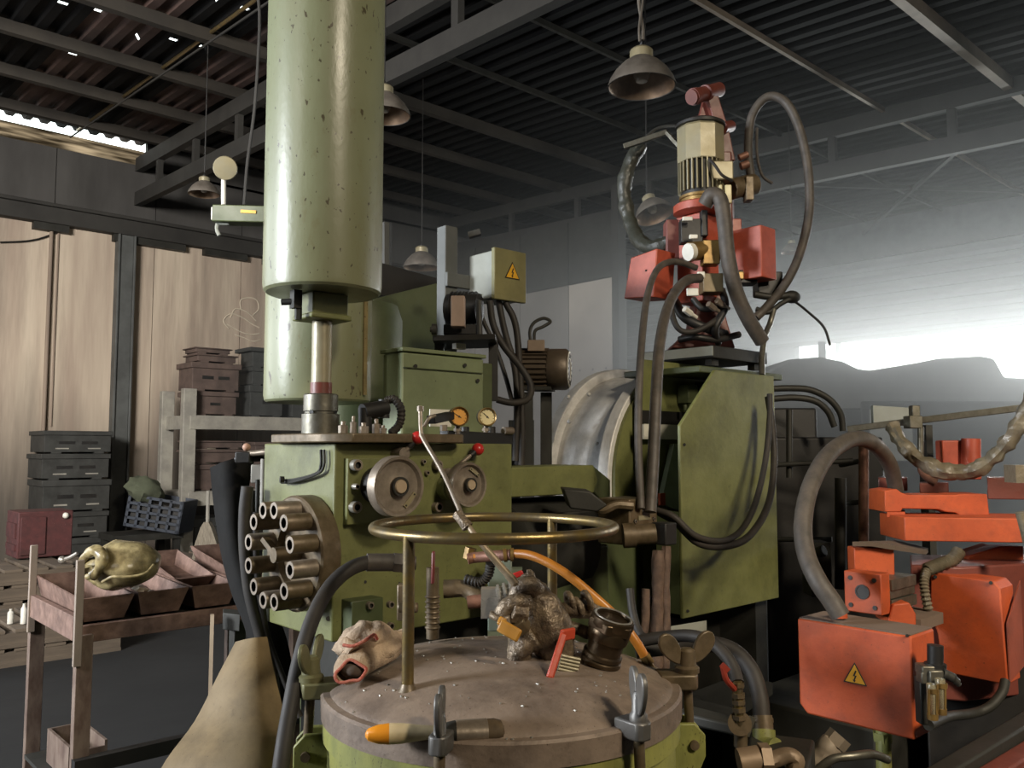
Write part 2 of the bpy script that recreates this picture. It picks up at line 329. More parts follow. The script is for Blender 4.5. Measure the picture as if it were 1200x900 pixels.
# partition of flat sheets standing across the hall, dark boarding above it
pw = struct('wall_partition', MB().rng(9.03, 9.12, 7.78, WV, 0, 4.95), SOOTWALL)
for k, (a, b) in enumerate(((7.78, 8.65), (8.66, 9.7), (9.71, 10.8), (10.81, 11.9), (11.91, 13.0))):
    obj('sheet_panel', MB().rng(9.0, 9.03, a, b-0.006, 0.02, 3.99), mat('pale_flat_sheet', '#a39d93', 0.7, col2='#958f86', scale=1.5, dirt=0.35, dirtcol='#6d675f') if k == 0 else mat('grey_flat_sheet', '#77736d', 0.75, scale=1.5, dirt=0.4, dirtcol='#4a4742'), pw)
    obj('upper_board', MB().rng(9.0, 9.03, a, b-0.006, 4.01, 4.94), DARK, pw)
    for q in (0.15, 0.4, 0.65):
        if k < 2: obj('rivet', MB().cyl((8.997, a+q, 2.72), (9.0, a+q, 2.72), 0.018, n=8), DARK, pw)
struct('column_partition', MB().rng(8.96, 9.14, 7.66, 7.78, 0, 5.3), TRUSS, bevel=0.01)
# right wall with its louvre slot: lower part, corrugated siding above
SL0, SL1 = 2.55, 3.62
SLV = 8.55
wr = struct('wall_right', MB().rng(WU, WU+0.2, SLV, WV+0.2, SL0, SL1+0.01).rng(WU, WU+0.2, Y0, WV+0.2, 0, SL0).rng(WU+0.06, WU+0.2, Y0, WV+0.2, SL1, 6.35), SOOTWALL)
def corr_wall(y0, y1, z0, z1, pitch=0.22, dep=0.09):
    m = MB(); vs = []; z = z0; prof = []
    while z < z1:
        for dz, dx in ((0, 0), (0.07, 0), (0.11, dep), (0.18, dep)):
            if z+dz <= z1: prof.append((z+dz, dx))
        z += pitch
    for zz, dx in prof: vs += [(WU-0.10+dx, y0, zz), (WU-0.10+dx, y1, zz)]
    return m.add(vs, [(2*i, 2*i+2, 2*i+3, 2*i+1) for i in range(len(prof)-1)])
y = Y0
while y < WV:
    obj('siding_sheet', corr_wall(y, min(y+2.9, WV), SL1, 5.05), SIDING, wr, flat=True); y += 2.9
obj('upper_panel', MB().rng(WU-0.05, WU+0.05, Y0, WV, 5.05, 5.75), mat('upper_siding', '#5b5d5d', 0.7, dirt=0.4), wr)
struct('trim_3', MB().rng(WU-0.12, WU+0.05, Y0, WV, SL1-0.05, SL1+0.02).rng(WU-0.1, WU+0.05, Y0, WV, SL0-0.03, SL0+0.03), TRUSS)
for yy in (7.6, 2.2):
    struct('trim_4', MB().rng(WU-0.02, WU+0.05, yy, yy+0.09, SL0, SL1), TRUSS)
# walls behind and beside the camera, solid; area lights stand in for door daylight
struct('wall_front', MB().rng(X0, WU+0.2, Y0-0.2, Y0, 0, 6.4), SOOTWALL)
struct('wall_back', MB().rng(X0-0.2, X0, Y0, WV+0.2, 0, 6.4), SOOTWALL)
fm = bpy.data.materials.new('translucent_fascia'); fm.use_nodes = True; fn = fm.node_tree; fn.nodes.clear()
fo = fn.nodes.new('ShaderNodeOutputMaterial'); ft = fn.nodes.new('ShaderNodeBsdfTranslucent'); fr_ = fn.nodes.new('ShaderNodeTexNoise'); fc = fn.nodes.new('ShaderNodeTexCoord')
fmap = fn.nodes.new('ShaderNodeMapping'); fmap.inputs['Scale'].default_value = (0.35, 1, 4); fcr = fn.nodes.new('ShaderNodeValToRGB')
fcr.color_ramp.elements[0].position = 0.35; fcr.color_ramp.elements[0].color = (0.10, 0.08, 0.06, 1); fcr.color_ramp.elements[1].position = 0.68; fcr.color_ramp.elements[1].color = (0.55, 0.46, 0.37, 1)
fn.links.new(fc.outputs['Object'], fmap.inputs[0]); fn.links.new(fmap.outputs[0], fr_.inputs['Vector']); fn.links.new(fr_.outputs['Fac'], fcr.inputs['Fac']); fn.links.new(fcr.outputs[0], ft.inputs['Color']); fn.links.new(ft.outputs[0], fo.inputs['Surface'])
struct('trim_5', MB().rng(X0, 4.42, WV+0.04, WV+0.06, 5.85, 6.08), fm)
struct('wall_top', MB().rng(4.42, WU, WV, WV+0.1, 5.8, 6.4), SOOTWALL)
# roof: corrugated sheets laid side by side, ridges along y, a few rusted pin holes
roof = struct('ceiling', MB().rng(X0-0.3, WU+0.5, Y0-0.6, Y0-0.2, roofz(Y0)+0.05, roofz(Y0)+0.12), ROOFMAT)
HOLES = []
for px, py in ((75, 5), (118, 20), (162, 47), (82, 63), (199, 46), (235, 60), (190, 93), (290, 12), (252, 1), (52, 98), (1050, 190)):
    r_ = ray(px, py); tt = (roofz(0)-CAMZ)/(r_.z-0.06*r_.y); HOLES.append((r_.x*tt, r_.y*tt))
def corr_roof(x0, x1, y0, y1, pitch, dep):
    prof = []; x = x0
    while x < x1-1e-6:
        for dx, dz in ((0, 0.06), (pitch*0.30, 0.06), (pitch*0.45, 0.06-dep), (pitch*0.85, 0.06-dep)): prof.append((x+dx, dz))
        x += pitch
    prof.append((x1, 0.06)); vs = []
    for xx, dz in prof: vs += [(xx, y0, roofz(y0)+dz), (xx, y1, roofz(y1)+dz)]
    m = MB().add(vs, [])
    for i in range(len(prof)-1):
        hs_ = sorted(hy for hx, hy in HOLES if prof[i][0] <= hx < prof[i+1][0])
        ys = [y0] + [q for hy in hs_ for q in (hy-0.025, hy+0.025)] + [y1]
        for a, b in zip(ys[::2], ys[1::2]):
            m.add([(prof[i][0], a, roofz(a)+prof[i][1]), (prof[i][0], b, roofz(b)+prof[i][1]), (prof[i+1][0], b, roofz(b)+prof[i+1][1]), (prof[i+1][0], a, roofz(a)+prof[i+1][1])], [(0, 1, 2, 3)])
    m.v = m.v[len(vs):]; m.f = [tuple(q-len(vs) for q in f) for f in m.f]
    return m
x = -6.65; k = 0
while x < WU+0.3:
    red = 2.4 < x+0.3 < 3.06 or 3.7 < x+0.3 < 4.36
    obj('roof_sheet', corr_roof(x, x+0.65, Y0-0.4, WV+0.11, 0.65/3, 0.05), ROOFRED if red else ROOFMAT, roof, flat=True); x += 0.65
for k, yv in enumerate((-9.1, -7.75, -6.4, -5.05, -3.7, -2.35, -1.0, 0.3, 1.65, 3.0, 4.35, 5.7, 7.05, 8.4, 9.75, 11.1, 12.45)):
    z = roofz(yv); PW = (0.045, 0.12) if yv > 8 or yv == 3.0 else (0.02, 0.05)
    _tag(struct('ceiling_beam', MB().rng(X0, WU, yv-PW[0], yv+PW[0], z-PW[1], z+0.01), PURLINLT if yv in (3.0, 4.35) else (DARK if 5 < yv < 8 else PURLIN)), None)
def chordz(y, up): return 5.32 + 0.042*(y-WV) + (0.52 if up else 0)
def truss(u, dz, posts, m):
    t = MB()
    for up in (0, 1):
        t.obox((u, Y0, chordz(Y0, up)+dz), (u, WV, chordz(WV, up)+dz), 0.10, 0.20)
    r = struct('ceiling_truss', t, m)
    for yy in posts:
        obj('truss_post', MB().rng(u-0.035, u+0.035, yy-0.045, yy+0.045, chordz(yy, 0)+dz, chordz(yy, 1)+dz), m, r)
    return r
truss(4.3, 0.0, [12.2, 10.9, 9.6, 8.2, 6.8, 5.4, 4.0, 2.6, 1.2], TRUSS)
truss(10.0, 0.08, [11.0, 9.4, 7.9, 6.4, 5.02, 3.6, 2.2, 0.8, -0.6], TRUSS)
for a, b in (((10.1, 6.2, 5.2), (14.6, 3.4, 5.35)), ((10.1, 3.4, 5.1), (14.8, 6.9, 5.45)), ((10.1, 3.4, 5.1), (14.8, -0.5, 5.3))):
    _tag(struct('ceiling_brace', MB().obox(a, b, 0.05, 0.05), TRUSS))
# light steelwork under the left hand roof
_tag(obj('roof_conduit', MB().tube([(3.42, 13.0, roofz(13)-0.02), (3.42, 4.5, roofz(4.5)-0.02)], 0.02, 8, sm=False), BRONZETUBE), 'thin yellowish conduit tucked above the purlins at upper left', 'pipe')
_tag(obj('roof_wire', MB().tube([(3.3, 12.9, 5.98), (3.3, 8.8, 5.68), (3.28, 6.0, 5.45)], 0.012, 6), TRUSS), 'thin straight wire strung below the purlins at upper left', 'cable')

# ================================================================ HANGING LAMPS
def lamp(px, py, d, r, label, tilt=(0, 0, 0), hang=True, wire_to=None):
    p = P(px, py, d)                   # centre of the rim
    t = thing('pendant_lamp', label, 'lamp', p, 'dusty enamel high bay lamps')
    ax = Vector((tilt[0], tilt[1], 1)).normalized()
    obj('shade', MB().lathe([(1.0*r, 0), (1.0*r, 0.02*r), (0.93*r, 0.22*r), (0.78*r, 0.46*r), (0.55*r, 0.70*r), (0.36*r, 0.82*r), (0.33*r, 0.86*r), (0.30*r, 0.84*r), (0.5*r, 0.66*r), (0.74*r, 0.43*r), (0.9*r, 0.2*r), (0.965*r, 0.0)], p, ax, 40, False, False), DULLSHADE, t)
    obj('reflector', MB().lathe([(0.955*r, 0.012*r), (0.88*r, 0.2*r), (0.72*r, 0.42*r), (0.48*r, 0.64*r), (0.02*r, 0.70*r)], p, ax, 40, False, False), SHADEIN, t)
    obj('neck', MB().lathe([(0.34*r, 0.83*r), (0.34*r, 1.08*r), (0.27*r, 1.15*r), (0.12*r, 1.2*r)], p, ax, 24), CREAM, t)
    obj('bulb', MB().lathe([(0.02*r, 0.12*r), (0.16*r, 0.16*r), (0.25*r, 0.32*r), (0.24*r, 0.5*r), (0.12*r, 0.72*r)], p, ax, 20), BULB, t)
    if hang:
        top = p + ax*(1.2*r); q = Vector((top.x, top.y, roofz(top.y)-0.02)) if wire_to is None else Vector(wire_to)
        obj('hook', MB().torus(top+ax*(0.11*r), 0.10*r, 0.028*r, RT, 20, 6).cyl(top-ax*(0.03*r), top+ax*(0.03*r), 0.13*r, n=12), BLACK, t)
        n = 26; L = (q-top)
        a, xx, yy = frame_of(L)
        pts1 = [top + ax*(0.2*r) + (q-top-ax*(0.2*r))*(i/n) + (xx*math.cos(i*0.9)+yy*math.sin(i*0.9))*0.012 for i in range(n+1)]
        pts2 = [top + ax*(0.2*r) + (q-top-ax*(0.2*r))*(i/n) - (xx*math.cos(i*0.9)+yy*math.sin(i*0.9))*0.012 for i in range(n+1)]
        if d < 5: obj('cord', MB().tube(pts1, 0.010, 6, 3).tube(pts2, 0.007, 6, 3), DULLSHADE, t, kind='stuff')
        else: obj('cord', MB().tube([top+ax*(0.2*r), q], 0.006, 6, sm=False), BLACK, t)
    return t
lamp(752, 102, 4.8, 0.198, 'largest pendant lamp, hung high above the left of the orange robot tower')
lamp(450, 136, 5.6, 0.18, 'pendant lamp half hidden behind the tall green cylinder')
lamp(767, 252, 7.0, 0.165, 'tilted pendant lamp hung just left of the robot motor', tilt=(0.02, 0.40, 0))
lamp(494, 314, 9.5, 0.21, 'dim far pendant lamp above the dark green panel behind the cylinders')
lamp(239, 228, 8.6, 0.16, 'pendant lamp at upper left beside the round white mirror disc')
lamp(928, 296, 9.5, 0.12, 'small far pendant lamp behind the right hand robot box')
# pole and green bracket with a round disc at upper left
t = thing('overhead_bracket', 'green overhead arm carrying a white pole and round disc at upper left', 'bracket', P(290, 262, 5.0))
obj('arm', MB().obox(P(252, 252, 5.0), P(330, 254, 5.0), 0.11, 0.10), DKGREEN, t, bevel=0.006)
obj('end_plate', MB().obox(P(250, 252, 5.0), P(253, 252, 5.0), 0.075, 0.075), WHITE, t)
obj('end_plate_hole', MB().cyl(P(249.6, 252, 4.99), P(250.5, 252, 4.99), 0.014, n=10), BLACK, t)
obj('pole', MB().cyl(P(262, 240, 4.98), P(262, 205, 4.98), 0.014, n=10), WHITE, t)
f = (P(263, 197, 4.95)-Vector((0, 0, CAMZ))).normalized()
obj('disc', MB().lathe([(0.03, 0.045), (0.06, 0.03), (0.07, 0.0), (0.066, -0.01), (0.02, -0.014)], P(264, 197, 4.95), f, 28), CREAM, t)
obj('hanger', MB().tube([P(256, 258, 5.0), P(254, 268, 5.0), P(257, 276, 5.0)], 0.012, 8).tube([P(253, 262, 5.0), P(268, 262, 5.0)], 0.01, 8, sm=False), GREYBOX, t)
obj('name_strip', MB().obox(P(282, 247.5, 4.94), P(300, 248.5, 4.94), 0.004, 0.018), SIGNYELLOW, t)
obj('cable', MB().tube([P(286, 240, 5.0), P(290, 190, 5.0), P(298, 130, 5.0), P(303, 60, 5.0), P(304, 14, 5.0), P(300, -20, 5.0)], 0.009, 6), TRUSS, t)

# ================================================================ LEFT BACKGROUND: shelf, stacks, pallets
def die_box(c, w_, d_, h, m, mdark, label, group, rim=0.03, slots=2, cat='crate'):
    t = thing('die_box', label, cat, c, group); c = Vector(c)
    obj('body', MB().rng(c.x-w_/2, c.x+w_/2, c.y-d_/2, c.y+d_/2, c.z+0.02, c.z+h*0.86), m, t, bevel=0.008)
    obj('lid', MB().rng(c.x-w_/2-rim, c.x+w_/2+rim, c.y-d_/2-rim, c.y+d_/2+rim, c.z+h*0.80, c.z+h), m, t, bevel=0.01)
    for s in (-1, 1): obj('foot', MB().rng(c.x+s*w_*0.32-0.06, c.x+s*w_*0.32+0.06, c.y-d_/2, c.y+d_/2, c.z, c.z+0.03), m, t)
    for k in range(slots):
        x = c.x + (k-(slots-1)/2)*w_*0.34
        obj('slot', MB().rng(x-w_*0.12, x+w_*0.12, c.y-d_/2-0.004, c.y-d_/2+0.01, c.z+h*0.42, c.z+h*0.54), mdark, t)
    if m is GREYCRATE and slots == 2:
        for s in (-1, 1): obj('lit_edge', MB().rng(c.x+s*w_*0.24-0.08, c.x+s*w_*0.24+0.08, c.y-d_/2-0.006, c.y-d_/2+0.005, c.z+h*0.20, c.z+h*0.25), SHELFSTEEL, t)  # pale strips paint in the light caught by the slot edges
    return t
# faint chalk scribble on the wall above the boxes
sc_ = MB()
for pts in ([(268, 385), (262, 376), (270, 368), (284, 372), (296, 380), (304, 384)], [(270, 372), (276, 362), (290, 366), (300, 376)], [(282, 362), (282, 352), (292, 349), (301, 352), (303, 362), (296, 370)], [(275, 392), (286, 396), (296, 400), (306, 398)], [(266, 380), (280, 388), (292, 392), (304, 391)]):
    sc_.tube([PY(x_, y_, WV-0.004) for x_, y_ in pts], 0.011, 5, 5)
_tag(obj('chalk_scribble', sc_, mat('chalk', '#cfc3ae', 0.95)), 'faint pale flower like scribble drawn on the wall beside the rear cylinder', 'drawing', kind='stuff')
# steel rack
SD = 11.75
pl, pr = P(216, 655, SD), P(352, 655, SD)
yF = pl.y; xL = pl.x; zt = 2.05
xR = xL+4.2; yB = yF+0.8
t = thing('storage_rack', 'pale steel storage rack against the left wall loaded with boxes', 'rack', (xL+1.0, yF+0.4, 0))
for x in (xL, xL+2.6):
    for yy in (yF, yB): obj('upright', MB().rng(x-0.09, x+0.09, yy-0.06, yy+0.06, 0, 2.42), SHELFSTEEL, t, bevel=0.008)
for z in (2.05, 1.0):
    obj('front_beam', MB().rng(xL, xL+2.6, yF-0.075, yF-0.015, z-0.19, z), SHELFSTEEL, t, bevel=0.006)
    obj('side_beam', MB().rng(xL-0.03, xL+0.03, yF, yB, z-0.19, z), SHELFSTEEL, t, bevel=0.006)
    obj('shelf_board', MB().rng(xL, xL+2.6, yF-0.02, yB, z-0.03, z+0.005), SHELFSTEEL, t)
BK = BLACK
g1, g2 = 'brown die boxes on the storage rack', 'charcoal die boxes on the storage rack'
b0 = Vector((xL+0.42, yF+0.35, 2.06))
die_box(b0, 0.62, 0.5, 0.34, BROWNBOX, BK, 'lowest brown die box on the top deck of the rack', g1, slots=1)
die_box(b0+Vector((0, 0, 0.345)), 0.68, 0.5, 0.40, BROWNBOX, BK, 'large middle brown die box in the stack on the rack top', g1, slots=2)
die_box(b0+Vector((0.02, 0, 0.75)), 0.56, 0.45, 0.12, BROWNBOX, BK, 'flat upper brown tray topping the large brown die box', g1, slots=0)
die_box(b0+Vector((-0.03, 0, 0.875)), 0.5, 0.4, 0.09, BROWNBOX, BK, 'thin brown lid slab, topmost of the brown stack on the rack', g1, slots=0)
c0 = b0+Vector((0.80, 0.05, 0))
die_box(c0, 0.52, 0.5, 0.46, DKBOX, BK, 'lowest charcoal die box beside the brown stack on the rack', g2, slots=1)
die_box(c0+Vector((0, 0, 0.465)), 0.44, 0.45, 0.26, DKBOX, BK, 'middle charcoal die box with a pale scraped edge', g2, slots=1)
die_box(c0+Vector((0, 0, 0.73)), 0.42, 0.4, 0.30, DKBOX, BK, 'topmost charcoal die box with a wide flanged top', g2, slots=0, rim=0.07)
c1 = c0+Vector((0.72, 0.1, 0))
die_box(c1, 0.5, 0.5, 0.42, DKBOX, BK, 'charcoal die box partly hidden by the rear green cylinder', g2, slots=0)
die_box(c1+Vector((0, 0, 0.43)), 0.5, 0.5, 0.3, DKBOX, BK, 'upper charcoal box next to the rear green cylinder', g2, slots=0)
for k, (dx, z, h, ww, lab) in enumerate(((0.55, 1.01, 0.36, 0.7, 'brown box at left on the middle deck of the rack'), (0.5, 1.38, 0.2, 0.75, 'flat brown box lying on the left box of the middle deck'),
        (0.5, 1.585, 0.12, 0.72, 'thin brown board topping the left boxes of the middle deck'), (1.35, 1.01, 0.42, 0.7, 'brown box at right on the middle deck behind the black apron'), (1.35, 1.44, 0.25, 0.6, 'upper brown box at right on the middle deck of the rack'))):
    die_box(Vector((xL+dx, yF+0.38, z)), ww, 0.5, h, BROWNBOX, BK, lab, 'brown boxes on the middle deck', slots=1 if k in (0, 3) else 0)
die_box(Vector((xL+0.6, yF+0.42, 0.001)), 0.8, 0.5, 0.62, DKBOX, BK, 'dark box on the floor under the rack', None, slots=0)
# charcoal crate tower on the far left
q = P(78, 645, 11.6); tz = 0.0
zz = [(0.42, 1, 'bottom'), (0.34, 2, 'second'), (0.42, 2, 'third'), (0.34, 2, 'fourth'), (0.30, 2, 'topmost')]
for h, n, wd in zz:
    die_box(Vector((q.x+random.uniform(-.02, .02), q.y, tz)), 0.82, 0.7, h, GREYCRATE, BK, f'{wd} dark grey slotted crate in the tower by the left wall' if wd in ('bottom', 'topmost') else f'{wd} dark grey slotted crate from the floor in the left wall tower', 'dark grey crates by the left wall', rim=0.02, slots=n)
    tz += h+0.002
# blue crate leaning with a bundle on it, on a low stand
t = thing('low_stand', 'dark low stand holding the tilted blue crate near the rack', 'stand', P(172, 655, 11.5)*1.0)
s0 = P(172, 640, 11.4); s0.z = 0
obj('stand_top', MB().rng(s0.x-0.5, s0.x+0.35, s0.y-0.35, s0.y+0.35, 0.42, 0.5), DARK, t)
for a in (-1, 1):
    for b in (-1, 1): obj('leg', MB().rng(s0.x-0.08+a*0.36-0.04, s0.x-0.08+a*0.36+0.04, s0.y+b*0.28-0.04, s0.y+b*0.28+0.04, 0, 0.42), DARK, t)
cr = thing('plastic_crate', 'tilted dark blue plastic crate with a lattice front beside the rack', 'crate', s0+Vector((0, 0, 0.52)))
R = Matrix.Rotation(math.radians(9), 3, FW) @ Matrix.Rotation(-YAW, 3, 'Z')
cc = P(180, 602, 11.2)
def lat(cx, cz, w_, h): return MB().box(cc + R @ Vector((cx, 0, cz)), (w_, 0.03, h), R)
for s in (-1, 1):
    obj('side_wall', MB().box(cc + R @ Vector((s*0.35, 0.25, 0)), (0.03, 0.5, 0.42), R), BLUECRATE, cr)
obj('back_wall', MB().box(cc + R @ Vector((0, 0.5, 0)), (0.7, 0.03, 0.42), R), BLUECRATE, cr)
obj('load', MB().box(cc + R @ Vector((0, 0.22, -0.03)), (0.64, 0.34, 0.30), R), BLACK, cr)
obj('bottom', MB().box(cc + R @ Vector((0, 0.25, -0.2)), (0.7, 0.5, 0.03), R), BLUECRATE, cr)
for k in range(5): obj('slat', lat(0, -0.19+k*0.095, 0.72, 0.035), BLUECRATE, cr)
for k in range(6): obj('slat', lat(-0.34+k*0.136, 0, 0.035, 0.42), BLUECRATE, cr)
gb = MB().ball(P(170, 574, 11.3), (0.24, 0.2, 0.16), rot=Matrix.Rotation(0.4, 3, FW), fn=lambda p, d: p*(1+0.3*mnoise.noise(d*2.5)))
_tag(obj('cloth_bundle', gb, mat('faded_green_cloth', '#565b48', 0.9, dirt=0.4)), 'faded green bundle heaped on the blue crate', 'bundle')
# broom in front of the rack
bp = P(245, 660, 9.5); bp.z = 0
t = thing('broom', 'upright straw broom leaning before the rack with head down', 'broom', bp)
top = P(244, 575, 9.4); mid = P(243, 618, 9.45); bot = P(243, 662, 9.5)
obj('handle', MB().cyl(mid, top, 0.02, n=8), SHELFSTEEL, t)
bb = MB().rings([[c + RT*(w_*x) + FW*(0.05*y) for x, y in ((-1, -1), (1, -1), (1, 1), (-1, 1))] for c, w_ in ((bot, 0.16), (mid*0.5+bot*0.5, 0.13), (mid, 0.06), (mid+UP*0.06, 0.025))])
obj('brush_head', bb, STRAW, t)
# red box standing on pallets, tool on it
pal_g = 'old pallets stacked on the floor by the left wall'
def pallet(c, label, L=1.15, W=1.0):
    t = thing('pallet', label, 'pallet', c, pal_g); c = Vector(c)
    for i in range(6):
        x = c.x - L/2 + 0.06 + i*(L-0.12)/5
        obj('slat', MB().rng(x-0.07, x+0.07, c.y-W/2, c.y+W/2, c.z+0.105, c.z+0.13), OLDWOOD, t)
    for j in (-1, 0, 1):
        y = c.y + j*(W/2-0.05); obj('bearer', MB().rng(c.x-L/2, c.x+L/2, y-0.045, y+0.045, c.z+0.025, c.z+0.105), OLDWOOD, t)
        obj('bottom_slat', MB().rng(c.x-L/2, c.x+L/2, y-0.06, y+0.06, c.z, c.z+0.025), OLDWOOD, t)
    return t
p0 = P(20, 700, 8.0); p0.z = 0
for k in range(4): pallet((p0.x+0.03*(-1)**k, p0.y+0.02*k, k*0.135), ('bottom', 'second', 'third', 'topmost')[k] + ' old wooden pallet in the pile at the left edge')
p1 = P(190, 700, 9.4); p1.z = 0
for k in range(3): pallet((p1.x+0.03*(-1)**k, p1.y, k*0.135), ('bottom', 'middle', 'top')[k] + ' old pallet in the low pile in front of the rack')
z0 = 0.54
t = thing('steel_box', 'rusty dark red steel box standing on the left pallets', 'box', (p0.x+0.05, p0.y+0.3, z0+0.005))
bx = P(46, 650, 8.5)
obj('body', MB().rng(bx.x-0.24, bx.x+0.24, bx.y-0.2, bx.y+0.25, z0+0.01, z0+0.45), REDBOX, t, bevel=0.01)
obj('door', MB().rng(bx.x-0.22, bx.x-0.0, bx.y-0.215, bx.y-0.2, z0+0.04, z0+0.40), REDBOX, t, bevel=0.006)
obj('rib', MB().rng(bx.x-0.255, bx.x-0.235, bx.y-0.15, bx.y+0.2, z0+0.08, z0+0.14).rng(bx.x-0.255, bx.x-0.235, bx.y-0.15, bx.y+0.2, z0+0.2, z0+0.34), REDBOX, t)
obj('latch', MB().ball((bx.x+0.17, bx.y-0.21, z0+0.40), 0.03, 10, 8), WHITE, t)
for k in range(2): pallet((P(30, 700, 6.9).x, P(30, 700, 6.9).y, k*0.135), ('lower', 'upper')[k] + ' pallet of the low front pile at the left edge')
q = P(72, 668, 7.95); q.z = 0.576
ag = MB().tube([q, q+RT*0.07+UP*0.02, q+RT*0.14+UP*0.06], 0.018, 8).ball(q, 0.035, 12, 8)
_tag(obj('steel_tool', ag, CHROME), 'small pale metal tool lying on the pallets beside the red steel box', 'tool')
c = P(22, 714, 6.6); c.z = 0.271
for a, h, lab in ((-0.06, 0.11, 'shorter'), (0.04, 0.15, 'taller')):
    _tag(obj('bottle', MB().lathe([(0.022, 0), (0.022, h*0.75), (0.010, h*0.88), (0.010, h)], c+RT*a, UP, 12), WHITE), lab+' small pale bottle standing on the low front pallets', 'bottle', 'pale bottles on the pallets')

# ================================================================ THE GREEN CASTING MACHINE (left half)
def patch(rows, th, k=5):
    rows = [smooth(r, k) for r in rows]; cols = [smooth(list(c), k) for c in zip(*rows)]
    n, m = len(cols), len(cols[0]); a = [cols[i][j] for i in range(n) for j in range(m)]; b = []
    for i in range(n):
        for j in range(m):
            du = cols[min(i+1, n-1)][j]-cols[max(i-1, 0)][j]; dv = cols[i][min(j+1, m-1)]-cols[i][max(j-1, 0)]
            nn = du.cross(dv); b.append(cols[i][j] + (nn.normalized() if nn.length > 1e-9 else FW)*th)
    N = n*m; fs = []
    for i in range(n-1):
        for j in range(m-1):
            q = (i*m+j, (i+1)*m+j, (i+1)*m+j+1, i*m+j+1); fs += [q, tuple(N+x for x in reversed(q))]
    edge = [i*m for i in range(n)] + [(n-1)*m+j for j in range(1, m)] + [i*m+m-1 for i in range(n-2, -1, -1)] + [j for j in range(m-2, 0, -1)]
    for e, g in zip(edge, edge[1:]+edge[:1]): fs.append((g, e, N+e, N+g))
    return MB().add(a+b, fs)
def bolt_head(p, ax, r, h, m, parent, socket=True):
    p = Vector(p); ax = Vector(ax).normalized()
    if socket:
        b = obj('bolt', MB().lathe([(r, 0), (r, h*0.94), (r*0.93, h), (r*0.58, h), (r*0.55, h*0.55), (0.001, h*0.55)], p, ax, 18), m, parent)
    if socket and m is not None:
        b.data.materials.append(RAWSTEEL); b.data.materials.append(BLACK)
        for fi in range(2*18, 3*18): b.data.polygons[fi].material_index = 1
        for fi in range(3*18, len(b.data.polygons)): b.data.polygons[fi].material_index = 2
    if not socket: b = obj('bolt', MB().hexn(p, p+ax*h, r).cyl(p+ax*h, p+ax*(h*1.5), r*0.5, n=8), m, parent, bevel=0.0008, seg=1)
    return b
NU, NV = Vector((-1, 0, 0)), Vector((0, -1, 0))          # the two faces of the machine one sees: left (-x) and front (-y)
BX, BY = 1.04, 1.758; ZB, ZT = 1.154, 1.612
cm = thing('casting_machine', 'green casting machine block with bolted round flange and two handwheels', 'machine', (1.3, 1.95, 0))
obj('injection_block', MB().rng(BX, BX+0.56, BY, BY+0.36, ZB, ZT), GREEN, cm, bevel=0.004)
obj('machine_base', MB().rng(BX+0.08, 1.60, BY+0.10, 2.05, 0, ZB-0.001), DARK, cm, bevel=0.01)
# bolted flange on the left face
FC = Vector((BX, 1.858, 1.352))
fl = obj('bolted_flange', MB().lathe([(0.132, -0.002), (0.136, 0.004), (0.136, 0.046), (0.131, 0.05), (0.080, 0.05), (0.078, 0.034), (0.001, 0.034)], FC, NU, 44), BROWNSTEEL, cm)
for k in range(12):
    a = 2*PI*(k+0.4)/12; q = FC + Vector((-0.05, math.cos(a)*0.107, math.sin(a)*0.107))
    bolt_head(q, NU, 0.0205, 0.062, BROWNSTEEL if k % 3 else RAWSTEEL, fl)
obj('hub_stud', MB().cyl(FC+NU*0.034, FC+NU*0.10, 0.018, n=14).obox(FC+NU*0.09, FC+NU*0.10+Vector((0, 0.045, 0.035)), 0.018, 0.012), BROWNSTEEL, fl)
# oil line clipped to the left face
ol = MB()
for s in (0, 0.012):
    ol.tube([PX(376+s*300, 527, BX-0.012), PX(376+s*300, 545, BX-0.012), PX(370+s*200, 555, BX-0.014), PX(345, 562+s*200, BX-0.014), PX(330, 563+s*200, BX-0.012)], 0.0035, 8)
obj('oil_line', ol.cyl(PX(333, 562, BX-0.02), PX(328, 562, BX-0.03), 0.008, n=8), DARK, cm)
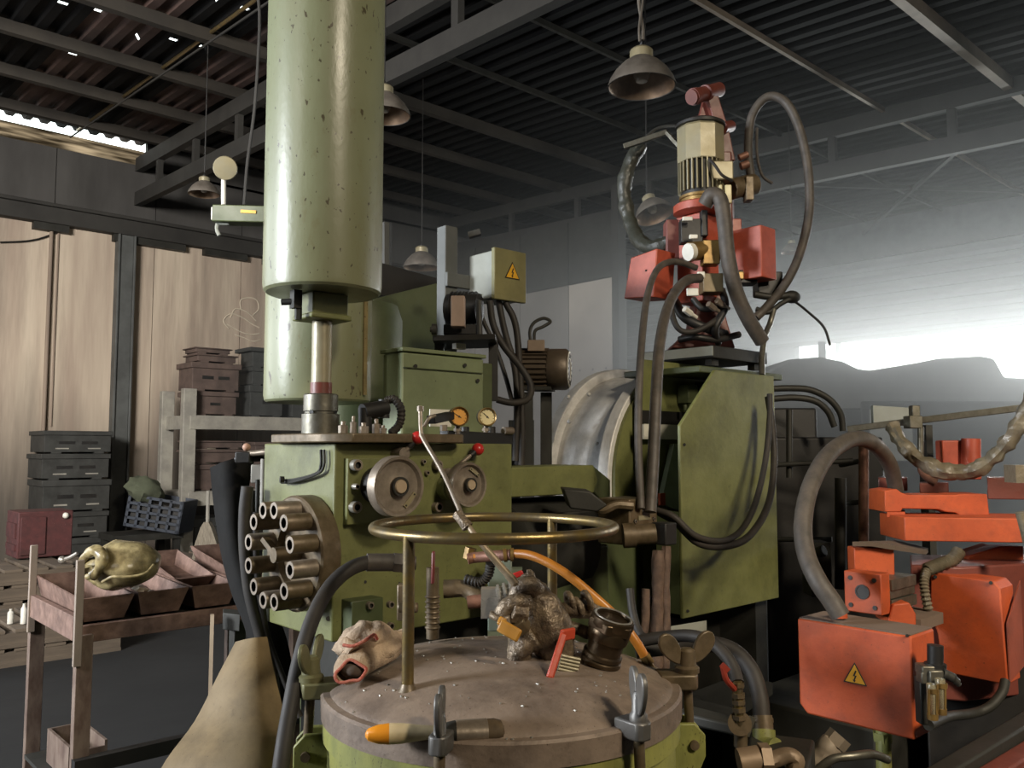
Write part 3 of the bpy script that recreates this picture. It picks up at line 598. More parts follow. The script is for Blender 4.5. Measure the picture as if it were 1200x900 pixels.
# front plate carrying the first handwheel
pa, pb = PY(403, 537, BY), PY(528, 606, BY)
vp = obj('front_plate', MB().rng(pa.x, pb.x, BY-0.018, BY+0.002, pb.z, pa.z), GREEN, cm, bevel=0.002)
for px, py, r in ((415, 545, 0.0135), (414, 594, 0.0135), (510, 545, 0.0125), (510, 594, 0.0125)):
    bolt_head(PY(px, py, BY-0.018), NV, r, 0.018, CHROME if px < 420 else RAWSTEEL, vp)
bolt_head(PY(414, 570, BY-0.018), NV, 0.007, 0.02, CHROME, vp)
for px, py in ((495, 541), (499, 554)): bolt_head(PY(px, py, BY-0.018), NV, 0.006, 0.01, RAWSTEEL, vp)
def handwheel(px, py, yv, r, lab, plate_ang, face_y):
    c = PY(px, py, yv)
    h = obj('handwheel', MB().lathe([(0.001, 0.030), (r*0.26, 0.030), (r*0.27, 0.036), (r*0.30, 0.036), (r*0.31, 0.024), (r*0.62, 0.020), (r*0.8, 0.022), (r*0.88, 0.030), (r*0.97, 0.031), (r, 0.025), (r, 0.004), (r*0.95, 0.0), (r*0.3, 0.006), (0.001, 0.006)], c+Vector((0, 0.018, 0)), NV, 56), RAWSTEEL, cm)
    obj('hub', MB().lathe([(r*0.24, 0.02), (r*0.24, 0.036), (r*0.20, 0.040), (0.001, 0.040)], c+Vector((0, 0.018, 0)), NV, 30), mat('bright_hub', '#d8bfa0', 0.3, 0.45, dirt=0.1), h)
    obj('hub_ring', MB().ring(c+Vector((0, 0.018-0.028, 0)), c+Vector((0, 0.018-0.038, 0)), r*0.25, r*0.31, 30), DARK, h)
    d = Vector((math.cos(plate_ang), 0, math.sin(plate_ang))); t_ = Vector((-d.z, 0, d.x)); q = c + d*(r*0.66) + NV*0.006
    obj('name_plate', MB().obox(q-t_*r*0.3, q+t_*r*0.3, r*0.14, 0.003, up=NV), CREAM, h)
    for s in (-1, 1): obj('rivet', MB().cyl(q+t_*(s*r*0.24)+NV*0.001, q+t_*(s*r*0.24)+NV*0.003, r*0.03, n=8), BLACK, h)
    obj('spindle', MB().cyl(c+Vector((0, 0.014, 0)), Vector((c.x, face_y, c.z)), r*0.30, n=20).cyl(c+Vector((0, 0.05, 0)), Vector((c.x, face_y, c.z)), r*0.62, n=24), BLACK, h)
    return h
handwheel(464.5, 570, 1.655, 0.0715, 'w', -0.75, BY-0.016)
handwheel(547, 568, 1.67, 0.0565, 'w', 1.0, BY+0.002)
# levers with red ball knobs
def lever(base, tip, lab):
    l = obj('lever', MB().tube([base, base*0.45+tip*0.55, tip], 0.0055, 10).cyl(base+Vector((0, 0.03, 0)), base-Vector((0, 0.008, 0)), 0.016, n=16), RAWSTEEL, cm)
    obj('ball_knob', MB().ball(tip, 0.0165, 20, 12), REDPL, l)
    obj('knob_collar', MB().cyl(tip+(base-tip).normalized()*0.013, tip+(base-tip).normalized()*0.03, 0.008, n=12), BLACK, l)
lever(PY(472, 532, BY-0.03), PY(489.5, 513, BY-0.05), 0)
lever(PY(525, 556, BY-0.03), PY(560, 526.5, BY-0.03), 1)
obj('lever_boss', MB().lathe([(0.032, 0), (0.032, 0.05), (0.027, 0.054), (0.001, 0.054)], PY(517, 571, BY+0.002), NV, 24).lathe([(0.024, 0.05), (0.020, 0.075), (0.001, 0.075)], PY(517, 567, BY+0.002), NV, 18), GREEN, cm)
# pressure gauges
def gauge(px, py, yv, r, m, ang):
    c = PY(px, py, yv); ax = (-(c-Vector((0, 0, CAMZ)))).normalized()*0.6 + NV*0.4; ax.normalize()
    g = obj('pressure_gauge', MB().lathe([(0.001, -r*1.0), (r*0.9, -r*1.0), (r*0.98, -r*0.9), (r*0.98, 0)], c, ax, 36), BLACK, cm)
    obj('bezel', MB().lathe([(r*1.03, -r*0.25), (r*1.03, 0.004), (r*0.96, 0.008), (r*0.86, 0.005), (r*0.85, -0.001)], c, ax, 40, False, False), BRASS, g)
    obj('dial', MB().lathe([(r*0.87, -0.002), (r*0.87, 0.0005), (0.0005, 0.0005)], c, ax, 36), m, g)
    a, x, y = frame_of(ax); tk = MB()
    for k in range(11):
        t = math.radians(-40 + k*26); dd = x*math.cos(t)+y*math.sin(t); tk.obox(c+ax*0.001+dd*r*0.66, c+ax*0.001+dd*r*0.80, 0.0012, 0.0006, up=ax)
    obj('dial_marks', tk, BLACK, g, kind='stuff')
    dd = x*math.cos(ang)+y*math.sin(ang)
    obj('needle', MB().obox(c+ax*0.0016-dd*r*0.25, c+ax*0.0016+dd*r*0.62, 0.0016, 0.0008, up=ax).cyl(c+ax*0.001, c+ax*0.003, r*0.09, n=10), BLACK, g)
    obj('stem', MB().cyl(c-ax*(r*0.6)-UP*r*0.9, c-ax*(r*0.6)-UP*(r*1.8), r*0.28, n=12).hexn(c-ax*(r*0.6)-UP*(r*1.25), c-ax*(r*0.6)-UP*(r*1.55), r*0.42), RAWSTEEL, g)
    return g
gauge(538, 488, 1.80, 0.0262, DIALAMBER, 2.6)
gauge(571, 488.5, 1.86, 0.0262, DIALCREAM, 2.4)
ga = obj('gauge_manifold', MB().obox(PY(505, 492, 1.80), PY(528, 487, 1.82), 0.03, 0.022).obox(PY(520, 512, 1.84), PY(596, 515, 1.9), 0.03, 0.035).cyl(PY(545, 500, 1.86), PY(545, 520, 1.86), 0.012, n=12).cyl(PY(576, 500, 1.9), PY(576, 520, 1.9), 0.012, n=12), BLACK, cm, bevel=0.002)
obj('fitting_cluster', MB().hexn(PY(520, 498, 1.79), PY(520, 505, 1.79), 0.010).tube([PY(497, 500, 1.8), PY(503, 490, 1.79), PY(510, 487, 1.79)], 0.005, 8).cyl(PY(590, 505, 1.88), PY(600, 505, 1.88), 0.012, n=10), RAWSTEEL, cm, kind='stuff')
obj('name_plate', MB().rng(PY(499, 500, 1.95).x, PY(524, 500, 1.95).x, 1.93, 1.934, PY(510, 500, 1.95).z, PY(510, 480, 1.95).z), WHITE, cm)
# mounting plate, collar, rod, bracket under the front cylinder
AX = Vector((1.09, 1.914, 0))
def ax(z, dx=0, dy=0): return Vector((AX.x+dx, AX.y+dy, z))
pl = [ (1.0, 1.85), (1.015, 1.755), (1.06, 1.712), (1.38, 1.705), (1.40, 1.725), (1.40, 2.06), (1.06, 2.06), (1.01, 2.02) ]
obj('mounting_plate', MB().prism([Vector((x, y, ZT+0.001)) for x, y in pl], (0, 0, 0.022)), BROWNSTEEL, cm, bevel=0.003)
obj('collar', MB().lathe([(0.047, 0), (0.047, 0.050), (0.040, 0.052), (0.040, 0.056), (0.043, 0.058), (0.043, 0.098), (0.040, 0.101), (0.02, 0.101)], ax(ZT+0.023), UP, 36), ALU, cm)
for k in range(4):
    a = k*PI/2+0.5; d = Vector((math.cos(a), math.sin(a), 0)); obj('collar_hole', MB().cyl(ax(ZT+0.102)+d*0.0432-UP*0.025, ax(ZT+0.102)+d*0.0438-UP*0.025, 0.006, n=10), BLACK, cm)
obj('piston_rod', MB().cyl(ax(1.70), ax(1.765), 0.027, n=30), REDBROWN, cm)
obj('piston_rod', MB().cyl(ax(1.765), ax(1.935), 0.025, n=30).cyl(ax(1.735), ax(1.765), 0.0265, n=30), CREAM, cm)
obj('rod_head', MB().box(ax(1.958), (0.10, 0.085, 0.062)).box(ax(1.928), (0.115, 0.10, 0.014)), GREEN, cm, bevel=0.004)
for px, yy, rr, hh in ((402, 1.80, 0.012, 0.020), (414, 1.84, 0.009, 0.030), (426, 1.78, 0.013, 0.018), (441, 1.83, 0.011, 0.026), (449, 1.77, 0.009, 0.014)):
    q = PY(px, 506, yy); q.z = ZT+0.023; bolt_head(q, UP, rr, hh, CHROME if px in (432,) else RAWSTEEL, cm, socket=False)
elb = MB().cyl(PY(428, 505, 1.9), PY(428, 478, 1.9), 0.018, n=14).cyl(PY(425, 483, 1.9), PY(452, 478, 1.9), 0.022, n=16).cyl(PY(450, 490, 1.9), PY(450, 468, 1.9), 0.015, n=12)
obj('elbow', elb, BLACK, cm)
cp_ = smooth([PY(452, 470, 1.9), PY(462, 468, 1.88), PY(470, 480, 1.86), PY(468, 497, 1.86), PY(458, 508, 1.86)], 8)
obj('corrugated_conduit', MB().tube(cp_, [0.012 if i % 2 else 0.0095 for i in range(len(cp_))], 10, sm=False), RUBBER, cm)
# lower front of the block: manifold with bolts, stud, ports
ma, mb_ = PY(414, 700, BY-0.05), PY(446, 735, BY-0.05)
mv = obj('valve_manifold', MB().rng(ma.x, ma.x+0.085, BY-0.045, BY+0.002, PY(430, 742, BY).z, PY(430, 698, BY).z), DKGREEN, cm, bevel=0.002)
for px, py in ((432, 709), (456, 708), (456, 733)): bolt_head(PY(px, py, BY-0.045), NV, 0.0085, 0.012, RAWSTEEL, mv)
for px, py in ((428, 682), (333, 592), (468, 684)): obj('port_hole', MB().cyl(PY(px, py, BY-0.0005), PY(px, py, BY-0.0015), 0.004, n=8), BLACK, cm) if px > 393 else None
obj('side_port', MB().cyl(PX(385, 725, BX-0.0005), PX(385, 725, BX-0.002), 0.006, n=10), BLACK, cm)
# long support arm and the shaft housing behind the tank
obj('support_arm', MB().prism([Vector((1.56, 1.79, 1.545)), Vector((1.97, 1.79, 1.548)), Vector((1.99, 1.79, 1.50)), Vector((1.97, 1.79, 1.462)), Vector((1.56, 1.79, 1.462))], (0.0, 0.16, 0)), GREEN, cm, bevel=0.003)
obj('arm_end', MB().prism([Vector((1.972, 1.792, 1.545)), Vector((2.05, 1.792, 1.50)), Vector((2.05, 1.792, 1.41)), Vector((1.972, 1.792, 1.465))], (0, 0.14, 0)), DKGREEN, cm, bevel=0.003)
obj('square_socket', MB().rng(PY(571, 560, 1.788).x, PY(579, 560, 1.788).x, 1.786, 1.792, PY(575, 566, 1.79).z, PY(575, 557, 1.79).z), BLACK, cm)
obj('shaft_nut', MB().hexn(PY(632, 575, 1.82), PY(640, 573, 1.80), 0.020).cyl(PY(645, 575, 1.83), PY(668, 570, 1.83), 0.017, n=12), CHROME, cm)

# accumulator cylinders
def bottle(c, r, z0, z1, label, m=CYLGREEN, seam=False):
    t = thing('gas_cylinder', label, 'cylinder', (c[0], c[1], z0), 'tall green gas cylinders on the casting machine')
    c = Vector((c[0], c[1], 0))
    obj('shell', MB().lathe([(0.001, z0), (r*0.94, z0), (r*0.985, z0+0.006), (r, z0+0.02), (r, z1-0.05), (r*0.9, z1), (0.001, z1)], c, UP, 72), m, t)
    if seam:
        s = c + RT*(r*0.93) - FW*(r*0.36)
        obj('seam', MB().obox(s+UP*(z0+0.02), s+UP*z1, 0.018, 0.012), mat('rusty_seam', '#8a7a52', 0.4, 0.3, chips=0.9, chipcol='#4a3520', scale=14, dirt=0.5), t)
    return t
t = bottle(AX, 0.1485, 1.990, 4.3, 'nearest tall green gas cylinder, hanging over the piston rod')
obj('bleed_valve', MB().box(ax(1.965, -0.085, -0.02), (0.022, 0.022, 0.045)).cyl(ax(1.96, -0.085, -0.02), ax(1.96, -0.085, -0.02)-RT*0.035-UP*0.002, 0.008, n=10).hexn(ax(1.945, -0.078, -0.02), ax(1.915, -0.078, -0.02), 0.009), DARK, t)
bottle((1.285, 2.275), 0.157, 1.735, 2.22, 'second green gas cylinder seen lower, right behind the piston rod', seam=True)
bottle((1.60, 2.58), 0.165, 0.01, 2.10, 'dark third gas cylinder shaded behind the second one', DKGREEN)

# ---------------------------------------------------------------- cabinet, panels, motors in the middle
t = thing('control_cabinet', 'olive green cabinet with a lipped front below the grey junction box', 'cabinet', (1.6, 2.3, 0))
ca, cb_ = PY(471, 412, 2.06), PY(567, 412, 2.06)
obj('body', MB().rng(ca.x, cb_.x, 2.06, 2.16, 0, ca.z), CABGREEN, t, bevel=0.006)
obj('front_lip', MB().rng(ca.x+0.005, cb_.x-0.01, 2.053, 2.062, PY(500, 433, 2.06).z, PY(500, 432, 2.06).z), DKGREEN, t)
obj('lid', MB().rng(ca.x-0.004, cb_.x+0.004, 2.052, 2.17, PY(500, 414, 2.06).z, PY(500, 409.5, 2.06).z), CABGREEN, t, bevel=0.002)
for px, py in ((487, 429), (545, 428), (560, 446)): obj('screw', MB().cyl(PY(px, py, 2.062), PY(px, py, 2.052), 0.006, n=10), DARK, t)
obj('side_box', MB().rng(cb_.x+0.004, cb_.x+0.05, 2.075, 2.16, 1.62, ca.z-0.01), DKGREEN, t, bevel=0.004)
obj('loose_tag', MB().box(PY(538, 406, 2.15), (0.04, 0.02, 0.018)), WHITE, t)
t = thing('machine_guard', 'tall dark green guard panel behind the gas cylinders', 'panel', (2.0, 2.9, 0))
ga_, gb_ = PY(462, 400, 2.85), PY(527, 400, 2.85)
zl, zr = PY(462, 345, 2.85).z, PY(527, 328, 2.85).z
obj('panel', MB().prism([Vector((ga_.x-0.1, 2.85, 0)), Vector((gb_.x, 2.85, 0)), Vector((gb_.x, 2.85, zr)), Vector((ga_.x-0.1, 2.85, zl-0.03))], (0, 0.03, 0)), DKGREEN, t)
obj('hood', MB().prism([PY(430, 300, 2.9), PY(447, 308, 2.9), PY(527, 330, 2.9), PY(470, 348, 2.9), PY(430, 345, 2.9)], (0, 0.5, 0.0)), BLACK, t)
obj('rear_post', MB().cyl(PY(452, 262, 3.4), PY(452, 420, 3.4), 0.03, n=8), DARK, t)
# junction box on post
t = thing('junction_box', 'grey junction box with an orange warning triangle on a post', 'box', P(580, 420, 2.9))
jc = P(578, 350, 2.9)
def gl(px, py): return PY(px, py, jc.y)
jz0, jz1 = jc.z, jc.z + 0.178
jx0 = jc.x; jx1 = PY(612, 330, jc.y).x; jy1 = PX(550, 330, jc.x).y
obj('housing', MB().rng(jx0, jx1, jc.y, jy1, jz0+0.005, jz1-0.008), GREYBOX, t, bevel=0.004)
obj('cover', MB().rng(jx0-0.006, jx1+0.006, jc.y-0.014, jc.y+0.004, jz0-0.002, jz1), mat('olive_box_cover', '#7d7850', 0.5, dirt=0.4), t, bevel=0.003)
def warn(c, x, y, nrm, r, parent, thick=0.0015):
    c, x, y, nrm = Vector(c), Vector(x).normalized(), Vector(y).normalized(), Vector(nrm).normalized()
    def tri(k, cc): return [cc + x*(k*math.cos(a)) + y*(k*math.sin(a)) for a in (PI/2, PI/2+2*PI/3, PI/2+4*PI/3)]
    s = obj('warning_sign', MB().prism(tri(r, c), nrm*thick), BLACK, parent)
    obj('sign_face', MB().prism(tri(r*0.84, c+nrm*thick), nrm*thick*0.5), SIGNYELLOW, s)
    b = [(0.05, 0.50), (-0.16, 0.02), (0.0, 0.05), (-0.09, -0.24), (-0.17, -0.22), (-0.05, -0.45), (0.10, -0.25), (0.01, -0.27), (0.17, 0.12), (0.01, 0.10), (0.17, 0.46)]
    obj('lightning_bolt', MB().prism([c+nrm*thick*1.5+x*(px*r*0.9)+y*(py*r*0.9) for px, py in b], nrm*thick*0.4), BLACK, s)
warn(gl(597, 321)+Vector((0, -0.0145, 0)), (1, 0, 0), (0, 0, 1), NV, 0.040, t)
obj('post', MB().rng(jx0-0.10, jx0-0.045, jy1+0.01, jy1+0.06, 0, jz1+0.09).rng(jx0-0.10, jx1, jy1-0.002, jy1+0.012, jz0+0.05, jz0+0.1), POSTMETAL, t, bevel=0.003)
obj('post_clamp', MB().obox(P(549, 276, 3.05), P(563, 272, 3.05), 0.03, 0.02), DARK, t)
for px in (561, 574, 590): obj('cable_gland', MB().cyl(P(px, 352, 2.95), P(px, 345, 2.95), 0.012, n=10), ALU, t)
hz = [([(561, 353), (566, 375), (580, 405), (592, 440), (600, 470)], 'thin'), ([(574, 353), (578, 380), (590, 405), (610, 430), (622, 452), (618, 468), (600, 472), (582, 468)], 'looped'), ([(584, 352), (592, 390), (603, 430), (606, 470), (604, 540)], 'rear'), ([(592, 354), (604, 380), (609, 430), (612, 500), (611, 545)], 'straight')]
for pts, wd in hz:
    _tag(obj('box_cable', MB().tube([P(x, y, 2.95 if wd != 'looped' else 2.86) for x, y in pts], 0.012 if wd != 'thin' else 0.008, 10), RUBBER), {'thin': 'thin black cable hanging from the left gland of the grey junction box', 'looped': 'thick black hose looping from the junction box back to the cabinet', 'rear': 'rear black cable hanging down behind the looping hose', 'straight': 'straight black cable dropping from the right end of the junction box'}[wd], 'cable', 'cables under the junction box')
sp_ = smooth([P(606, 455, 2.98), P(606, 500, 2.98), P(607, 545, 2.98)], 22)
_tag(obj('spiral_conduit', MB().tube(sp_, [0.013 if i % 2 else 0.010 for i in range(len(sp_))], 10, sm=False), RUBBER), 'ribbed vertical conduit behind the right hand pressure gauge', 'conduit')
# platform with pump motor
t = thing('pump_motor', 'dark pump motor with a dusty pink terminal box on a thin platform', 'motor', P(545, 395, 2.75))
obj('platform', MB().plan([(506, 2.7), (580, 2.66), (584, 2.9), (512, 2.95)], P(540, 399, 2.7).z, P(540, 393, 2.7).z), BLACK, t)
obj('terminal_box', MB().box(P(537, 366, 2.75), (0.045, 0.06, 0.10), Matrix.Rotation(-YAW, 3, 'Z')), mat('dusty_pink_box', '#9a8476', 0.6, dirt=0.3), t, bevel=0.003)
mm = MB().cyl(P(525, 362, 2.9), P(562, 362, 2.87), 0.052, n=28)
for k in range(7): mm.ring(P(530+k*4.5, 362, 2.898), P(531.5+k*4.5, 362, 2.897), 0.05, 0.060, 24)
obj('body', mm, BLACK, t); obj('feet', MB().box(P(542, 388, 2.85), (0.12, 0.1, 0.03), Matrix.Rotation(-YAW, 3, 'Z')), BLACK, t)
obj('end_cap', MB().cyl(P(506, 386, 2.68), P(512, 386, 2.68), 0.018, n=16).cyl(P(504, 386, 2.67), P(507, 386, 2.67), 0.009, n=10), DARK, t)
obj('upright', MB().cyl(P(561, 352, 2.8), P(562, 392, 2.8), 0.01, n=8), DARK, t)
obj('leg', MB().obox(P(515, 398, 2.8), P(515, 420, 2.8), 0.03, 0.03), BLACK, t); obj('leg', MB().obox(P(578, 398, 2.8), P(578, 470, 2.8), 0.03, 0.03), BLACK, t)
# brown finned motor
t = thing('finned_motor', 'brown finned electric motor lying sideways with a white lettered end cap', 'motor', P(640, 455, 3.0))
m0, m1 = P(606, 433, 3.02), P(643, 433, 3.0); axm = (m1-m0).normalized(); a_, xm, ym = frame_of(axm)
obj('stator', MB().cyl(m0, m1, 0.066, n=36), MOTORGREY, t)
for k in range(26):
    an = 2*PI*k/26; d = xm*math.cos(an)+ym*math.sin(an)
    obj('fin', MB().obox(m0+d*0.070, m1+d*0.070, 0.004, 0.012, up=d), MOTORGREY, t)
obj('fan_cover', MB().lathe([(0.07, 0), (0.073, 0.005), (0.073, 0.062), (0.066, 0.072), (0.001, 0.072)], m1, axm, 36), MOTORGREY, t)
ec = m1+axm*0.073
obj('end_label', MB().ring(ec, ec+axm*0.002, 0.036, 0.064, 30), WHITE, t)
lt = MB()
for k in range(16):
    an = 2*PI*k/16; d = xm*math.cos(an)+ym*math.sin(an); lt.obox(ec+axm*0.003+d*0.042, ec+axm*0.003+d*0.057, 0.006, 0.001, up=axm)
obj('end_lettering', lt, BLACK, t, kind='stuff')
obj('terminal_box', MB().box(P(628, 406, 2.98), (0.06, 0.06, 0.04), Matrix.Rotation(-YAW, 3, 'Z')), mat('motor_box_brown', '#7d6a58', 0.6, dirt=0.4), t, bevel=0.003)
obj('base', MB().obox(P(615, 456, 3.02), P(648, 456, 3.0), 0.11, 0.012).obox(P(618, 460, 3.0), P(618, 600, 3.0), 0.03, 0.04).obox(P(640, 460, 3.05), P(640, 600, 3.05), 0.03, 0.04), DARK, t)
obj('lead', MB().tube([P(622, 402, 2.97), P(621, 388, 2.97), P(626, 378, 2.97), P(637, 373, 2.97), P(645, 377, 2.97), P(636, 383, 2.97), P(627, 388, 2.97), P(626, 402, 2.97)], 0.006, 8), DARK, t)
ms = thing('motor_stand', 'dark steel stand under the brown finned motor', 'stand', P(615, 600, 3.2))
for px, d in ((600, 3.08), (622, 3.06), (606, 3.25)): obj('post', MB().plan([(px-4, d), (px+4, d), (px+4, d+0.03), (px-4, d+0.03)], 0, 1.70), DARK, ms)
obj('cross_bar', MB().plan([(596, 3.05), (626, 3.05), (626, 3.09), (596, 3.09)], 1.66, 1.70), DARK, ms)

# ---------------------------------------------------------------- grey drum guard and big green cover
DC = Vector((2.71, 1.996, 1.485)); DR = 0.44
t = thing('drum_guard', 'silver grey half drum guard with raised rims and a green front face', 'guard', (DC.x, DC.y+0.15, 0))
def arch(r0, r1, y0, y1, zlow, a0=0.05*PI, a1=PI, n=30):
    ring = []
    for yy in (y0, y1):
        o_ = [Vector((DC.x+r1*math.cos(a0+(a1-a0)*i/n), yy, DC.z+r1*math.sin(a0+(a1-a0)*i/n))) for i in range(n+1)] + [Vector((DC.x-r1, yy, zlow)), Vector((DC.x-r0, yy, zlow))]
        i_ = [Vector((DC.x+r0*math.cos(a0+(a1-a0)*i/n), yy, DC.z+r0*math.sin(a0+(a1-a0)*i/n))) for i in range(n, -1, -1)]
        ring.append(o_+i_)
    m = len(ring[0]); fs = [(i, (i+1) % m, (i+1) % m+m, i+m) for i in range(m)]
    N = n+1
    for base, flip in ((0, 0), (m, 1)):
        for i in range(n):
            q = (base+i, base+i+1, base+N+2+(n-1-i), base+N+2+(n-i)); fs.append(q if flip else q[::-1])
        q = (base+n, base+n+1, base+n+2, base+n+3); fs.append(q if flip else q[::-1])
    return MB().add(ring[0]+ring[1], fs)
obj('shell', arch(DR-0.06, DR-0.035, DC.y+0.02, DC.y+0.34, 1.35), SILVER, t)
obj('front_rim', arch(DR-0.06, DR, DC.y, DC.y+0.05, 1.0), SILVER, t, bevel=0.004)
obj('rear_rim', arch(DR-0.06, DR, DC.y+0.29, DC.y+0.34, 1.0), SILVER, t, bevel=0.004)
obj('lower_wall', MB().rng(DC.x-DR+0.02, DC.x-DR+0.05, DC.y+0.02, DC.y+0.30, 1.0, DC.z+0.0), SILVER, t)
fp = [Vector((DC.x+(DR-0.02)*math.cos(a), DC.y+0.0, DC.z+(DR-0.02)*math.sin(a))) for a in [PI*0.05+PI*0.95*i/30 for i in range(31)]] + [Vector((DC.x-DR+0.02, DC.y, 0.6)), Vector((DC.x+DR*0.8, DC.y, 0.6))]
obj('front_face', MB().prism(fp, (0, -0.015, 0)), GREEN, t)
for px, py in ((666, 465), (690, 462), (667, 494), (700, 520)):
    obj('rivet', MB().ball(P(px, py, 3.12), 0.008, 8, 6), SILVER, t)
obj('base', MB().rng(DC.x-DR+0.03, DC.x+0.5, DC.y+0.02, DC.y+0.6, 0, 1.05), DARK, t)
t = thing('machine_cover', 'big olive green machine cover with one slanted upper corner', 'cover', (2.5, 1.7, 0))
CV = 1.639
face = [(2.21, 1.070), (2.774, 1.070), (2.774, 1.860), (2.405, 1.860), (2.21, 1.672)]
obj('front_panel', MB().prism([Vector((x, CV, z)) for x, z in face], (0, 0.012, 0)), GREEN, t, bevel=0.003)
obj('left_return', MB().rng(2.21, 2.222, CV+0.012, CV+0.10, 1.070, 1.40), DKGREEN, t)
obj('bottom_return', MB().rng(2.21, 2.774, CV+0.012, CV+0.11, 1.070, 1.082), DKGREEN, t)
for px, py in ((802, 521), (806, 716)): obj('screw', MB().cyl(PY(px, py, CV), PY(px, py, CV-0.004), 0.005, n=8), BLACK, t)
obj('frame', MB().rng(2.7, 2.77, CV+0.05, CV+0.3, 0, 1.85).rng(2.29, 2.8, CV+0.2, CV+0.32, 0, 1.07), DARK, t)
i0 = 1.93
obj('inner_plate', MB().rng(PY(752, 500, i0).x, PY(845, 500, i0).x, i0, i0+0.02, 1.08, PY(780, 424, i0).z), GREEN, t)
obj('dark_slot', MB().rng(PY(752, 490, i0-0.003).x, PY(808, 490, i0-0.003).x, i0-0.004, i0, PY(780, 497, i0).z, PY(780, 482, i0).z), BLACK, t)
obj('white_guide', MB().rng(PY(752, 505, i0-0.02).x, PY(802, 505, i0-0.02).x, i0-0.03, i0-0.01, PY(780, 515, i0).z, PY(780, 498, i0).z), WHITE, t)
obj('gusset', MB().prism([PY(790, 520, i0-0.03), PY(800, 520, i0-0.03), PY(800, 600, i0-0.03), PY(775, 590, i0-0.03)], (0, 0.02, 0)), mat('pale_green_gusset', '#93a288', 0.5, dirt=0.3), t)
obj('orange_strip', MB().rng(PY(771, 580, i0-0.05).x, PY(777, 580, i0-0.05).x, i0-0.06, i0-0.05, PY(774, 592, i0-0.05).z, PY(774, 578, i0-0.05).z), ORANGE, t)
obj('corner_block', MB().box(PY(806, 462, 1.9), (0.06, 0.05, 0.07)).cyl(PY(803, 474, 1.88), PY(803, 482, 1.88), 0.008, n=8).cyl(PY(809, 474, 1.88), PY(809, 482, 1.88), 0.008, n=8), DKGREEN, t, bevel=0.003)
# dark machine frame behind the tank
t = thing('machine_bed', 'dark green machine bed with a valve block behind the pressure tank', 'machine', (2.1, 2.0, 0))
obj('bed', MB().rng(1.78, 2.28, 1.86, 2.35, 0, 1.37).rng(1.62, 2.05, 1.80, 2.05, 0, 1.30), DKGREEN, t, bevel=0.008)
obj('shaft_housing', MB().lathe([(0.12, 0), (0.15, 0.02), (0.15, 0.34), (0.12, 0.36)], Vector((1.62, 1.88, 1.30)), Vector((1, 0.1, 0)), 30), DARK, t)
obj('top_plate', MB().rng(1.70, 2.2, 1.78, 2.0, 1.372, 1.41), DARK, t, bevel=0.004)
v0 = P(738, 640, 2.42)
vb = obj('valve_block', MB().cor(v0+Vector((0, 0, 0)), 0.125, 0.12, 0.13), BROWNSTEEL, t, bevel=0.004)
obj('solenoid', MB().cyl(P(733, 628, 2.36), P(768, 625, 2.36), 0.028, n=20).cyl(P(730, 628, 2.36), P(744, 627, 2.36), 0.034, n=20), BROWNSTEEL, vb)
obj('solenoid', MB().box(P(778, 625, 2.36), (0.05, 0.05, 0.06)), BLACK, vb, bevel=0.004)
obj('nameplate', MB().rng(PY(748, 606, v0.y-0.001).x, PY(762, 606, v0.y-0.001).x, v0.y-0.003, v0.y-0.001, PY(755, 609, v0.y).z, PY(755, 604, v0.y).z), CREAM, vb)
for px, py in ((744, 611), (766, 608)): bolt_head(PY(px, py, v0.y), NV, 0.006, 0.004, BLACK, vb)
obj('side_lug', MB().tube([P(690, 585, 2.45), P(705, 598, 2.42), P(722, 592, 2.42), P(742, 593, 2.42)], 0.013, 8), BROWNSTEEL, t)
obj('sloped_cover', MB().prism([P(660, 573, 2.3), P(692, 576, 2.3), P(712, 592, 2.3), P(700, 600, 2.3), P(668, 596, 2.3)], FW*0.15), DARK, t, bevel=0.004)
obj('green_post', MB().plan([(572, 2.2), (590, 2.2), (590, 2.25), (572, 2.25)], 0.9, 1.31).plan([(600, 2.3), (612, 2.3), (612, 2.34), (600, 2.34)], 0.9, 1.28), mat('pale_green_post', '#7c8776', 0.5, dirt=0.3), t)
for (x0_, x1_, yy0, yy1, r_, lab) in ((772, 769, 645, 775, 0.018, 'thicker brown wrapped pipe left of the green cover'), (781, 779, 640, 770, 0.012, 'thinner brown wrapped pipe left of the green cover'), (757, 752, 690, 780, 0.012, 'short brown pipe behind the amber hose end')):
    o = MB().tube([P(x0_, yy0, 2.32), P(x0_-1, yy0+40, 2.31), P(x1_+1, yy1-30, 2.3), P(x1_, yy1, 2.28), P(x1_, 940, 2.28)], r_, 12, wob=0.25)
    _tag(obj('wrapped_pipe', o, BROWNWRAP), lab, 'pipe', 'brown wrapped pipes')

# ================================================================ PRESSURE TANK IN THE FOREGROUND
PC = P(588, 815, 1.5); LZ = PC.z+0.023; LR = 0.303
tk = thing('pressure_tank', 'round pressure tank with brown domed lid, clamps and a tube ring handle', 'tank', (PC.x, PC.y, 0))
b0 = Vector((PC.x, PC.y, 0))
obj('vessel', MB().lathe([(0.22, 0.45), (0.28, 0.52), (0.292, 0.6), (0.292, LZ-0.075), (0.300, LZ-0.07), (0.300, LZ-0.039), (0.2, LZ-0.039)], b0, UP, 80), POTGREEN, tk)
ld = obj('lid', MB().lathe([(0.28, LZ-0.038), (LR, LZ-0.038), (LR+0.001, LZ-0.004), (LR-0.003, LZ), (LR-0.014, LZ+0.001), (LR-0.018, LZ+0.005), (LR-0.024, LZ+0.009), (0.23, LZ+0.028), (0.17, LZ+0.041), (0.10, LZ+0.050), (0.05, LZ+0.053), (0.001, LZ+0.053)], b0, UP, 96), LIDBROWN, tk)
